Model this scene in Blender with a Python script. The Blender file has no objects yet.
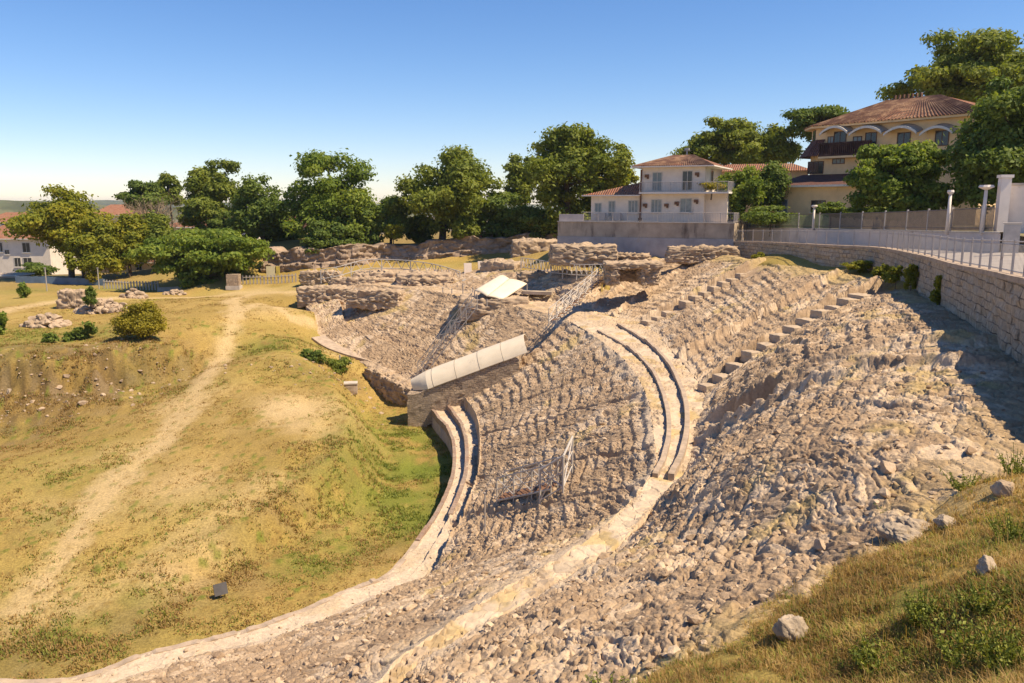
import bpy, math, random
import numpy as np
from mathutils import Vector, Matrix

random.seed(7)
rng = np.random.default_rng(7)
R = math.radians
scene = bpy.context.scene
COL = scene.collection

# ------------------------------------------------------------------ camera
F = 800.0
PITCH = math.atan((341.5 - 203.0) / F)
CAMZ = 18.0
cp_, sp_ = math.cos(PITCH), math.sin(PITCH)

def ray(px, py):
    u = (px - 512.0) / F
    v = (341.5 - py) / F
    return np.array([u, cp_ + v * sp_, -sp_ + v * cp_])

def at(px, py, z=None, d=None):
    """A photo measurement turned into a place: either its height z or its distance d is known."""
    r = ray(px, py)
    t = (z - CAMZ) / r[2] if z is not None else d / r[1]
    return np.array([r[0] * t, r[1] * t, CAMZ + r[2] * t])

def to_px(p):
    x, y, z = p[0], p[1], p[2] - CAMZ
    f = y * cp_ - z * sp_
    up = y * sp_ + z * cp_
    return 512 + F * x / f, 341.5 - F * up / f

cam = bpy.data.cameras.new('camera')
cam.sensor_width = 36.0
cam.lens = F / 1024 * 36
cam.clip_start = 0.1
cam.clip_end = 20000
camo = bpy.data.objects.new('camera', cam)
COL.objects.link(camo)
camo.location = (0, 0, CAMZ)
camo.rotation_euler = (math.pi / 2 - PITCH, 0, 0)
scene.camera = camo

# ------------------------------------------------------------------ noise
def _h(ix, iy, k=0):
    a = (ix.astype(np.int64) * 374761393 + iy.astype(np.int64) * 668265263 + k * 974634541) & 0xFFFFFFFF
    a = ((a ^ (a >> 13)) * 1274126177) & 0xFFFFFFFF
    a = ((a ^ (a >> 16)) * 2246822519) & 0xFFFFFFFF
    return ((a ^ (a >> 15)) & 0xFFFFFF).astype(np.float32) / np.float32(0xFFFFFF)

def vnoise(x, y, k=0):
    ix, iy = np.floor(x), np.floor(y)
    fx, fy = (x - ix).astype(np.float32), (y - iy).astype(np.float32)
    fx = fx * fx * fx * (fx * (fx * 6 - 15) + 10)
    fy = fy * fy * fy * (fy * (fy * 6 - 15) + 10)
    ix = ix.astype(np.int64); iy = iy.astype(np.int64)
    a = _h(ix, iy, k); b = _h(ix + 1, iy, k); c = _h(ix, iy + 1, k); d = _h(ix + 1, iy + 1, k)
    return (a + (b - a) * fx) * (1 - fy) + (c + (d - c) * fx) * fy

def fbm(x, y, k=0, n=4):
    s = 0; a = 1.0; t = 0
    for i in range(n):
        s = s + a * vnoise(x * 2 ** i + 17.3 * i, y * 2 ** i - 9.1 * i, k + i)
        t += a; a *= 0.5
    return s / t

def worley(x, y, k=0, jit=0.9):
    ix, iy = np.floor(x).astype(np.int64), np.floor(y).astype(np.int64)
    f1 = np.full(x.shape, 9.0, np.float32); f2 = f1.copy(); idv = np.zeros(x.shape, np.float32); idw = idv.copy()
    for dx in (-1, 0, 1):
        for dy in (-1, 0, 1):
            cx, cy = ix + dx, iy + dy
            qx = cx + 0.5 + jit * (_h(cx, cy, k) - 0.5)
            qy = cy + 0.5 + jit * (_h(cx, cy, k + 1) - 0.5)
            d = np.sqrt((x - qx) ** 2 + (y - qy) ** 2).astype(np.float32)
            near = d < f1
            f2 = np.where(near, f1, np.minimum(f2, d))
            v = _h(cx, cy, k + 2); w = _h(cx, cy, k + 3)
            idv = np.where(near, v, idv); idw = np.where(near, w, idw)
            f1 = np.where(near, d, f1)
    return f1, f2, idv, idw

def facets(x, y, k, tilt):
    """packed angular blocks: each cell a tilted flat facet with its own height"""
    ix, iy = np.floor(x).astype(np.int64), np.floor(y).astype(np.int64)
    f1 = np.full(x.shape, 9.0, np.float32); f2 = f1.copy(); z = np.zeros(x.shape, np.float32); idv = z.copy()
    for dx in (-1, 0, 1):
        for dy in (-1, 0, 1):
            cx, cy = ix + dx, iy + dy
            ox = x - (cx + 0.5 + 0.95 * (_h(cx, cy, k) - 0.5)); oy = y - (cy + 0.5 + 0.95 * (_h(cx, cy, k + 1) - 0.5))
            d = np.maximum(np.abs(ox), np.abs(oy)).astype(np.float32) * 0.6 + 0.4 * np.sqrt(ox * ox + oy * oy).astype(np.float32)
            near = d < f1
            f2 = np.where(near, f1, np.minimum(f2, d))
            hh = (_h(cx, cy, k + 2) - .5) + tilt * (ox * (_h(cx, cy, k + 4) - .5) + oy * (_h(cx, cy, k + 5) - .5))
            z = np.where(near, hh, z); idv = np.where(near, _h(cx, cy, k + 3), idv)
            f1 = np.where(near, d, f1)
    return z.astype(np.float32), f1, f2, idv

def sstep(a, b, x):
    t = np.clip((x - a) / (b - a), 0, 1)
    return t * t * (3 - 2 * t)

# ------------------------------------------------------------------ object helpers
def tag(o, label=None, cat=None, group=None, kind=None):
    if label: o['label'] = label
    if cat: o['category'] = cat
    if group: o['group'] = group
    if kind: o['kind'] = kind
    return o

def thing(name, label, cat, loc=(0, 0, 0), rz=0.0, group=None):
    o = bpy.data.objects.new(name, None)
    COL.objects.link(o)
    o.empty_display_size = 0.3
    o.location = tuple(float(v) for v in loc)
    o.rotation_euler = (0, 0, rz)
    return tag(o, label, cat, group)

def link(name, me, mat=None, parent=None):
    o = bpy.data.objects.new(name, me)
    COL.objects.link(o)
    if mat is not None:
        for m in (mat if isinstance(mat, (list, tuple)) else [mat]):
            me.materials.append(m)
    if parent is not None:
        o.parent = parent
    return o

def np_mesh(name, verts, faces, k, smooth=False):
    """verts (n,3), faces (m,k) -> mesh"""
    me = bpy.data.meshes.new(name)
    verts = np.ascontiguousarray(verts, np.float32); faces = np.ascontiguousarray(faces, np.int32)
    n, m = len(verts), len(faces)
    me.vertices.add(n); me.vertices.foreach_set('co', verts.ravel())
    me.loops.add(m * k); me.loops.foreach_set('vertex_index', faces.ravel())
    me.polygons.add(m)
    me.polygons.foreach_set('loop_start', np.arange(0, m * k, k, dtype=np.int32))
    me.polygons.foreach_set('loop_total', np.full(m, k, np.int32))
    me.polygons.foreach_set('use_smooth', np.full(m, smooth, bool))
    me.update(calc_edges=True)
    return me

def attr(me, name, data, typ='FLOAT', dom='POINT'):
    a = me.attributes.new(name, typ, dom)
    if typ == 'FLOAT':
        a.data.foreach_set('value', np.ascontiguousarray(data, np.float32).ravel())
    else:
        d = np.ones((len(data), 4), np.float32); d[:, :3] = data
        a.data.foreach_set('color', d.ravel())

def grid_faces(nu, nv):
    i = np.arange(nu - 1)[:, None] * nv + np.arange(nv - 1)[None, :]
    i = i.ravel()
    return np.stack([i, i + nv, i + nv + 1, i + 1], 1)

class MB:
    """collects boxes, beams, tubes and free quads, then links them as one mesh object"""
    def __init__(s): s.v = []; s.f = []; s.uv = {}
    def add(s, vs, fs):
        b = len(s.v); s.v += [tuple(float(c) for c in v) for v in vs]; s.f += [tuple(b + i for i in f) for f in fs]
        return s
    def box(s, c, size, rz=0.0, rx=0.0, ry=0.0, taper=1.0):
        hx, hy, hz = size[0] / 2, size[1] / 2, size[2] / 2
        m = Matrix.Translation(Vector([float(q) for q in c])) @ Matrix.Rotation(rz, 4, 'Z') @ Matrix.Rotation(rx, 4, 'X') @ Matrix.Rotation(ry, 4, 'Y')
        vs = []
        for z in (-hz, hz):
            k = taper if z > 0 else 1
            for x, y in ((-hx, -hy), (hx, -hy), (hx, hy), (-hx, hy)):
                vs.append(m @ Vector((x * k, y * k, z)))
        return s.add(vs, [(3, 2, 1, 0), (4, 5, 6, 7), (0, 1, 5, 4), (1, 2, 6, 5), (2, 3, 7, 6), (3, 0, 4, 7)])
    def lohi(s, a, b):
        return s.box([(a[i] + b[i]) / 2 for i in range(3)], [abs(b[i] - a[i]) for i in range(3)])
    def tube(s, p, q, r, r2=None, n=6, cap=True):
        p, q = Vector([float(c) for c in p]), Vector([float(c) for c in q]); r2 = r if r2 is None else r2
        d = q - p
        if d.length < 1e-6: return s
        d.normalize()
        a = d.orthogonal().normalized(); b = d.cross(a)
        vs = []
        for c, rr in ((p, r), (q, r2)):
            for i in range(n):
                t = 2 * math.pi * i / n + 0.4
                vs.append(c + a * (math.cos(t) * rr) + b * (math.sin(t) * rr))
        fs = [(i, (i + 1) % n, n + (i + 1) % n, n + i) for i in range(n)]
        if cap: fs += [tuple(range(n - 1, -1, -1)), tuple(range(n, 2 * n))]
        return s.add(vs, fs)
    def path(s, pts, r, n=6):
        for a, b in zip(pts[:-1], pts[1:]): s.tube(a, b, r, n=n)
        return s
    def quad(s, a, b, c, d): return s.add([a, b, c, d], [(0, 1, 2, 3)])
    def slab(s, poly, z0, z1):
        n = len(poly)
        vs = [(p[0], p[1], z0) for p in poly] + [(p[0], p[1], z1) for p in poly]
        fs = [tuple(range(n - 1, -1, -1)), tuple(range(n, 2 * n))] + [(i, (i + 1) % n, n + (i + 1) % n, n + i) for i in range(n)]
        return s.add(vs, fs)
    def mesh(s, name, smooth=False):
        me = bpy.data.meshes.new(name)
        me.from_pydata(s.v, [], s.f); me.update()
        if smooth: me.polygons.foreach_set('use_smooth', [True] * len(me.polygons))
        return me
    def build(s, name, mat, parent=None, smooth=False, uv=False):
        me = s.mesh(name, smooth)
        if uv: box_uv(me)
        return link(name, me, mat, parent)

def box_uv(me):
    uvl = me.uv_layers.new(name='UVMap')
    for p in me.polygons:
        n = p.normal
        if abs(n.z) > 0.9:
            for li in p.loop_indices:
                c = me.vertices[me.loops[li].vertex_index].co; uvl.data[li].uv = (c.x, c.y)
        else:
            t = Vector((-n.y, n.x, 0)).normalized(); w = n.cross(t)
            for li in p.loop_indices:
                c = me.vertices[me.loops[li].vertex_index].co; uvl.data[li].uv = (c.dot(t), -c.dot(w) if w.z < 0 else c.dot(w))

def catmull(P, n):
    """P (k,3) control rows, sampled at parameter array n in [0,k-1]"""
    P = np.asarray(P, float); k = len(P)
    i = np.clip(np.floor(n).astype(int), 0, k - 2); t = (n - i)[:, None]
    p1, p2 = P[i], P[i + 1]
    p0 = np.where((i > 0)[:, None], P[np.maximum(i - 1, 0)], 2 * p1 - p2)
    p3 = np.where((i < k - 2)[:, None], P[np.minimum(i + 2, k - 1)], 2 * p2 - p1)
    return 0.5 * (2 * p1 + (p2 - p0) * t + (2 * p0 - 5 * p1 + 4 * p2 - p3) * t ** 2 + (3 * p1 - p0 - 3 * p2 + p3) * t ** 3)

# ------------------------------------------------------------------ materials
def mat(name):
    m = bpy.data.materials.new(name); m.use_nodes = True
    nt = m.node_tree
    b = nt.nodes['Principled BSDF']
    return m, nt, b

def nd(nt, typ, **kw):
    n = nt.nodes.new(typ)
    for k, v in kw.items():
        if k in n.inputs: n.inputs[k].default_value = v
        else: setattr(n, k, v)
    return n

def mixc(nt, fac, a, b, mode='MIX'):
    n = nt.nodes.new('ShaderNodeMix'); n.data_type = 'RGBA'; n.blend_type = mode
    for sock, val in ((n.inputs[0], fac), (n.inputs[6], a), (n.inputs[7], b)):
        if hasattr(val, 'links') or hasattr(val, 'is_output'): nt.links.new(val, sock)
        elif isinstance(val, (int, float)): sock.default_value = val
        else: sock.default_value = (*val, 1)
    return n.outputs[2]

def ramp(nt, src, stops):
    n = nt.nodes.new('ShaderNodeValToRGB')
    e = n.color_ramp.elements
    while len(e) < len(stops): e.new(0.5)
    for q, (p, c) in zip(e, stops):
        q.position = p; q.color = (*c, 1) if len(c) == 3 else c
    nt.links.new(src, n.inputs[0])
    return n.outputs[0]

def coords(nt, kind='Object'):
    if kind == 'UV': return nd(nt, 'ShaderNodeTexCoord').outputs['UV']
    if kind == 'World': return nd(nt, 'ShaderNodeNewGeometry').outputs['Position']
    return nd(nt, 'ShaderNodeTexCoord').outputs['Object']

def noise(nt, co, scale, detail=5, rough=0.6, scl=None):
    n = nd(nt, 'ShaderNodeTexNoise'); n.inputs['Scale'].default_value = scale
    n.inputs['Detail'].default_value = detail; n.inputs['Roughness'].default_value = rough
    if scl is not None:
        mp = nd(nt, 'ShaderNodeMapping'); mp.inputs['Scale'].default_value = scl
        nt.links.new(co, mp.inputs[0]); co = mp.outputs[0]
    nt.links.new(co, n.inputs['Vector'])
    return n.outputs['Fac']

def bump(nt, b, h, strength=0.5, dist=0.05):
    n = nd(nt, 'ShaderNodeBump'); n.inputs['Strength'].default_value = strength; n.inputs['Distance'].default_value = dist
    nt.links.new(h, n.inputs['Height']); nt.links.new(n.outputs[0], b.inputs['Normal'])

def simple(name, col, rough=0.7, metal=0.0, var=0.25, scale=3.0, bmp=0.0, dirt=None, co='World'):
    m, nt, b = mat(name)
    c = coords(nt, co)
    f = noise(nt, c, scale, 6)
    lo = tuple(x * (1 - var) for x in col); hi = tuple(min(1, x * (1 + var)) for x in col)
    out = ramp(nt, f, [(0.3, lo), (0.7, hi)])
    if dirt is not None:
        g = noise(nt, c, dirt[1], 6, 0.7, dirt[3] if len(dirt) > 3 else None)
        gm = ramp(nt, g, [(dirt[2], (0, 0, 0)), (dirt[2] + 0.16, (1, 1, 1))])
        out = mixc(nt, gm, out, dirt[0])
    nt.links.new(out, b.inputs['Base Color'])
    b.inputs['Roughness'].default_value = rough; b.inputs['Metallic'].default_value = metal
    if bmp: bump(nt, b, noise(nt, c, scale * 6, 4), bmp, 0.02)
    return m

M = {}
M['plaster_white'] = simple('white_plaster', (0.72, 0.63, 0.53), 0.85, var=0.10, scale=1.2, bmp=0.2, dirt=((0.30, 0.23, 0.17), 0.9, 0.60, (1.5, 1.5, 0.35)))
M['plaster_cream'] = simple('cream_plaster', (0.80, 0.56, 0.31), 0.85, var=0.10, scale=1.0, bmp=0.2, dirt=((0.36, 0.24, 0.14), 0.8, 0.62, (1.5, 1.5, 0.4)))
M['wall_white'] = simple('whitewashed_wall', (0.56, 0.48, 0.43), 0.9, var=0.12, scale=0.8, bmp=0.25, dirt=((0.34, 0.28, 0.24), 0.6, 0.56, (1, 1, 0.5)))
M['pillar'] = simple('painted_pillar', (0.70, 0.62, 0.56), 0.8, var=0.08, scale=1.5, bmp=0.1, dirt=((0.42, 0.34, 0.28), 1.2, 0.62))
M['trim'] = simple('white_trim', (0.70, 0.64, 0.57), 0.8, var=0.08)
M['old_wall'] = simple('stained_old_wall', (0.40, 0.32, 0.24), 0.92, var=0.25, scale=0.7, bmp=0.4, dirt=((0.12, 0.09, 0.07), 0.6, 0.55, (1.6, 1.6, 0.35)))
M['concrete_band'] = simple('blue_grey_paint', (0.34, 0.32, 0.32), 0.85, var=0.18, scale=1.0, dirt=((0.40, 0.34, 0.28), 0.7, 0.58))
M['glass'] = simple('dark_window_glass', (0.035, 0.04, 0.045), 0.12, var=0.3)
M['glass_curtain'] = simple('curtained_glass', (0.22, 0.25, 0.25), 0.25, var=0.35, scale=2.0)
M['shutter'] = simple('grey_green_shutter', (0.22, 0.26, 0.25), 0.7, var=0.15)
M['frame'] = simple('painted_frame', (0.50, 0.47, 0.42), 0.6, var=0.1)
M['wood'] = simple('brown_wood', (0.13, 0.06, 0.035), 0.7, var=0.3, scale=4)
M['rust'] = simple('rusty_iron', (0.16, 0.08, 0.045), 0.9, var=0.4, scale=6, bmp=0.4)
M['metal'] = simple('weathered_galvanised_metal', (0.42, 0.38, 0.35), 0.55, 0.25, var=0.15, scale=3, dirt=((0.22, 0.14, 0.09), 3.0, 0.58))
M['metal_pale'] = simple('pale_painted_metal', (0.42, 0.38, 0.35), 0.55, 0.1, var=0.15, scale=3, dirt=((0.25, 0.17, 0.12), 3.0, 0.60))
M['fence_paint'] = simple('brown_grey_fence', (0.20, 0.15, 0.11), 0.7, var=0.2, scale=2)
M['fence_green'] = simple('dull_green_fence', (0.16, 0.19, 0.11), 0.8, var=0.3, scale=2)
M['canopy'] = simple('off_white_sheet', (0.70, 0.60, 0.46), 0.55, var=0.07, scale=1.3, dirt=((0.50, 0.43, 0.33), 1.1, 0.60))
M['sheet_blue'] = simple('pale_blue_sheet', (0.42, 0.52, 0.58), 0.45, var=0.12, scale=1.2, dirt=((0.55, 0.52, 0.48), 1.6, 0.56))
M['seam'] = simple('dark_seam', (0.25, 0.21, 0.16), 0.7)
M['concrete'] = simple('pale_concrete', (0.48, 0.42, 0.36), 0.9, var=0.18, scale=1.5, bmp=0.4, dirt=((0.28, 0.22, 0.17), 1.4, 0.58))
M['street'] = simple('pale_street_paving', (0.40, 0.35, 0.31), 0.9, var=0.16, scale=0.9, bmp=0.2, dirt=((0.27, 0.23, 0.20), 0.5, 0.56))
M['bark'] = simple('grey_brown_bark', (0.10, 0.07, 0.05), 0.95, var=0.35, scale=5, bmp=0.6)
M['twig'] = simple('pale_dry_twigs', (0.27, 0.20, 0.13), 0.95, var=0.25, scale=3)
M['orange'] = simple('orange_red_paint', (0.45, 0.13, 0.06), 0.8, var=0.2)
M['dark_board'] = simple('dark_grey_board', (0.06, 0.055, 0.06), 0.6, var=0.2)
M['sign_face'] = simple('cream_sign_face', (0.66, 0.58, 0.36), 0.6, var=0.08, scale=2)
M['tarp_blue'] = simple('blue_grey_cladding', (0.10, 0.15, 0.22), 0.6, var=0.3, scale=1)
M['dish'] = simple('grey_cabinet', (0.40, 0.38, 0.36), 0.6, var=0.1)

def mk_masonry(name, cols, mortar, bw=0.55, bh=0.28, rough=0.95, msize=0.02, patch=None):
    m, nt, b = mat(name)
    uv = coords(nt, 'UV')
    w = coords(nt, 'World')
    wn = nd(nt, 'ShaderNodeTexNoise'); wn.inputs['Scale'].default_value = 1.3; nt.links.new(w, wn.inputs['Vector'])
    wn2 = nd(nt, 'ShaderNodeMix'); wn2.data_type = 'VECTOR'; wn2.inputs[0].default_value = 0.10
    nt.links.new(uv, wn2.inputs[4]); nt.links.new(wn.outputs['Color'], wn2.inputs[5])
    br = nd(nt, 'ShaderNodeTexBrick'); nt.links.new(wn2.outputs[1], br.inputs['Vector'])
    br.inputs['Scale'].default_value = 1; br.inputs['Brick Width'].default_value = bw; br.inputs['Row Height'].default_value = bh
    br.inputs['Mortar Size'].default_value = msize; br.inputs['Mortar Smooth'].default_value = 0.5
    br.offset = 0.5; br.squash = 0.7; br.squash_frequency = 3
    br.inputs['Color1'].default_value = (*cols[0], 1); br.inputs['Color2'].default_value = (*cols[1], 1); br.inputs['Mortar'].default_value = (*mortar, 1)
    n1 = noise(nt, w, 0.8, 6, 0.7)
    c = mixc(nt, ramp(nt, n1, [(0.38, (0, 0, 0)), (0.66, (1, 1, 1))]), br.outputs['Color'], cols[2])
    n2 = noise(nt, w, 5, 5, 0.7)
    c = mixc(nt, 1.0, c, ramp(nt, n2, [(0.25, (0.6, 0.6, 0.6)), (0.75, (1.25, 1.25, 1.25))]), 'MULTIPLY')
    if patch:
        n3 = noise(nt, w, 0.45, 5, 0.65, (1, 1, 0.5))
        c = mixc(nt, ramp(nt, n3, [(0.52, (0, 0, 0)), (0.66, (1, 1, 1))]), c, patch)
    nt.links.new(c, b.inputs['Base Color']); b.inputs['Roughness'].default_value = rough
    hm = nd(nt, 'ShaderNodeMath', operation='MULTIPLY_ADD'); nt.links.new(br.outputs['Fac'], hm.inputs[0]); hm.inputs[1].default_value = -1.3
    nt.links.new(n2, hm.inputs[2])
    bump(nt, b, hm.outputs[0], 0.9, 0.06)
    return m
M['masonry'] = mk_masonry('stone_masonry', [(0.52, 0.40, 0.28), (0.37, 0.28, 0.19), (0.46, 0.37, 0.27)], (0.13, 0.10, 0.07))
M['ruin_masonry'] = mk_masonry('ruin_masonry', [(0.50, 0.37, 0.25), (0.36, 0.26, 0.18), (0.42, 0.32, 0.23)], (0.17, 0.13, 0.10), 0.4, 0.16, patch=(0.40, 0.31, 0.23))
M['brick'] = mk_masonry('podium_brick', [(0.40, 0.25, 0.17), (0.33, 0.19, 0.13), (0.42, 0.33, 0.26)], (0.35, 0.28, 0.22), 0.28, 0.07, msize=0.01)

def mk_tiles(name, cols):
    m, nt, b = mat(name)
    uv = coords(nt, 'UV'); w = coords(nt, 'World')
    wv = nd(nt, 'ShaderNodeTexWave'); wv.wave_type = 'BANDS'; wv.bands_direction = 'X'
    wv.inputs['Scale'].default_value = 1.0; wv.inputs['Distortion'].default_value = 0.25; wv.inputs['Detail'].default_value = 1
    mp = nd(nt, 'ShaderNodeMapping'); mp.inputs['Scale'].default_value = (1.25, 1.25, 1); nt.links.new(uv, mp.inputs[0]); nt.links.new(mp.outputs[0], wv.inputs['Vector'])
    br = nd(nt, 'ShaderNodeTexBrick'); nt.links.new(uv, br.inputs['Vector']); br.offset = 0
    br.inputs['Scale'].default_value = 1; br.inputs['Brick Width'].default_value = 0.25; br.inputs['Row Height'].default_value = 0.35; br.inputs['Mortar Size'].default_value = 0.012
    br.inputs['Color1'].default_value = (*cols[0], 1); br.inputs['Color2'].default_value = (*cols[1], 1); br.inputs['Mortar'].default_value = (*[x * 0.35 for x in cols[1]], 1)
    n1 = noise(nt, w, 0.9, 6, 0.7)
    c = mixc(nt, ramp(nt, n1, [(0.45, (0, 0, 0)), (0.7, (1, 1, 1))]), br.outputs['Color'], cols[2])
    nt.links.new(c, b.inputs['Base Color']); b.inputs['Roughness'].default_value = 0.9
    bump(nt, b, wv.outputs['Fac'], 1.0, 0.12)
    return m
M['tiles'] = mk_tiles('clay_roof_tiles', [(0.38, 0.15, 0.08), (0.22, 0.085, 0.05), (0.28, 0.17, 0.10)])
M['tiles_dark'] = mk_tiles('dark_red_roof_tiles', [(0.19, 0.07, 0.05), (0.12, 0.045, 0.035), (0.14, 0.07, 0.05)])
M['tiles_bright'] = mk_tiles('orange_roof_tiles', [(0.44, 0.19, 0.10), (0.32, 0.13, 0.07), (0.34, 0.18, 0.11)])

def mk_vcol(name, amp=0.35, scale=6.0, bscale=14.0, bstr=0.6, bdist=0.05, rough=0.95):
    m, nt, b = mat(name)
    a = nd(nt, 'ShaderNodeAttribute', attribute_name='col')
    w = coords(nt, 'World')
    n1 = noise(nt, w, scale, 7, 0.7)
    k = ramp(nt, n1, [(0.28, (1 - amp,) * 3), (0.72, (1 + amp * 0.8,) * 3)])
    c = mixc(nt, 1.0, a.outputs['Color'], k, 'MULTIPLY')
    nt.links.new(c, b.inputs['Base Color']); b.inputs['Roughness'].default_value = rough
    b.inputs['Specular IOR Level'].default_value = 0.2
    if bstr: bump(nt, b, noise(nt, w, bscale, 6, 0.65), bstr, bdist)
    return m
M['ground'] = mk_vcol('dry_grass_ground', 0.50, 9.0, 22, 1.0, 0.06)
M['ruin'] = mk_vcol('ruin_rubble', 0.30, 7.0, 16, 0.7, 0.05)
M['walk'] = mk_vcol('worn_walkway', 0.16, 4.0, 14, 0.5, 0.03)
M['rock'] = simple('pale_limestone', (0.34, 0.27, 0.20), 0.95, var=0.35, scale=4, bmp=0.8, dirt=((0.24, 0.19, 0.15), 3.0, 0.56))
M['kerb'] = simple('kerb_stone', (0.38, 0.29, 0.215), 0.95, var=0.25, scale=2.5, bmp=0.6, dirt=((0.25, 0.20, 0.16), 2.0, 0.56))
M['step'] = simple('step_stone', (0.43, 0.33, 0.235), 0.95, var=0.15, scale=2.5, bmp=0.5, dirt=((0.33, 0.26, 0.20), 2.4, 0.60))

def mk_leaf(name, c0, c1, c2, trans=0.35):
    m, nt, b = mat(name)
    a = nd(nt, 'ShaderNodeAttribute', attribute_name='rnd')
    c = ramp(nt, a.outputs['Fac'], [(0.0, c0), (0.5, c1), (1.0, c2)])
    nt.links.new(c, b.inputs['Base Color']); b.inputs['Roughness'].default_value = 0.6
    b.inputs['Specular IOR Level'].default_value = 0.25
    tr = nd(nt, 'ShaderNodeBsdfTranslucent')
    c2n = mixc(nt, 1.0, c, (1.3, 1.25, 0.6), 'MULTIPLY'); nt.links.new(c2n, tr.inputs['Color'])
    mx = nd(nt, 'ShaderNodeMixShader'); mx.inputs[0].default_value = trans
    nt.links.new(b.outputs[0], mx.inputs[1]); nt.links.new(tr.outputs[0], mx.inputs[2])
    nt.links.new(mx.outputs[0], nt.nodes['Material Output'].inputs['Surface'])
    return m
LEAF = {
    'dark': mk_leaf('dark_foliage', (0.07, 0.115, 0.025), (0.13, 0.185, 0.034), (0.21, 0.255, 0.045), .42),
    'olive': mk_leaf('olive_foliage', (0.09, 0.13, 0.022), (0.18, 0.22, 0.032), (0.28, 0.30, 0.05), .42),
    'yellow': mk_leaf('yellow_green_foliage', (0.12, 0.155, 0.018), (0.25, 0.26, 0.025), (0.38, 0.33, 0.035), .45),
    'fresh': mk_leaf('fresh_green_foliage', (0.085, 0.14, 0.022), (0.17, 0.235, 0.032), (0.29, 0.325, 0.055), .45),
    'gold': mk_leaf('golden_green_foliage', (0.14, 0.13, 0.012), (0.27, 0.235, 0.02), (0.38, 0.31, 0.03), .4),
    'dry': mk_leaf('dry_grass_blades', (0.22, 0.135, 0.05), (0.36, 0.235, 0.085), (0.48, 0.34, 0.14)),
    'weed': mk_leaf('green_weed_blades', (0.10, 0.135, 0.025), (0.20, 0.235, 0.04), (0.32, 0.33, 0.07)),
}
# ------------------------------------------------------------------ light
SUN_EL, SUN_AZ = R(56), R(-20)          # azimuth measured from +x towards +y
sd = Vector((math.cos(SUN_EL) * math.cos(SUN_AZ), math.cos(SUN_EL) * math.sin(SUN_AZ), math.sin(SUN_EL)))
sun = bpy.data.lights.new('sun', 'SUN'); sun.energy = 4.8; sun.angle = R(0.5); sun.color = (1.0, 0.83, 0.58)
suno = bpy.data.objects.new('sun', sun); COL.objects.link(suno)
suno.rotation_euler = sd.to_track_quat('Z', 'Y').to_euler()
suno.location = (60, 20, 60)
world = bpy.data.worlds.new('World'); scene.world = world; world.use_nodes = True
wn = world.node_tree
bg = wn.nodes['Background']
sky = wn.nodes.new('ShaderNodeTexSky'); sky.sky_type = 'NISHITA'; sky.sun_disc = False
sky.sun_elevation = SUN_EL
sky.sun_rotation = math.pi / 2 - SUN_AZ
sky.air_density = 1.0; sky.dust_density = 0.0; sky.ozone_density = 4.0; sky.altitude = 300
hsv = wn.nodes.new('ShaderNodeHueSaturation'); hsv.inputs['Saturation'].default_value = 1.2; hsv.inputs['Value'].default_value = 0.64
wn.links.new(sky.outputs[0], hsv.inputs['Color']); tint = wn.nodes.new('ShaderNodeMix'); tint.data_type = 'RGBA'; tint.blend_type = 'MULTIPLY'; tint.inputs[0].default_value = 1.0; tint.inputs[7].default_value = (1.0, 0.92, 1.0, 1)
wn.links.new(hsv.outputs[0], tint.inputs[6]); wn.links.new(tint.outputs[2], bg.inputs['Color']); bg.inputs['Strength'].default_value = 0.14
vs = scene.view_settings
scene.display_settings.display_device = 'sRGB'
vs.view_transform = 'Standard'; vs.look = 'None'; vs.gamma = 1.0; vs.exposure = 0.74; vs.use_curve_mapping = False
scene.cycles.max_bounces = 5; scene.cycles.diffuse_bounces = 3; scene.cycles.glossy_bounces = 2
scene.cycles.transmission_bounces = 3; scene.cycles.transparent_max_bounces = 6
scene.cycles.use_denoising = True

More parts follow.
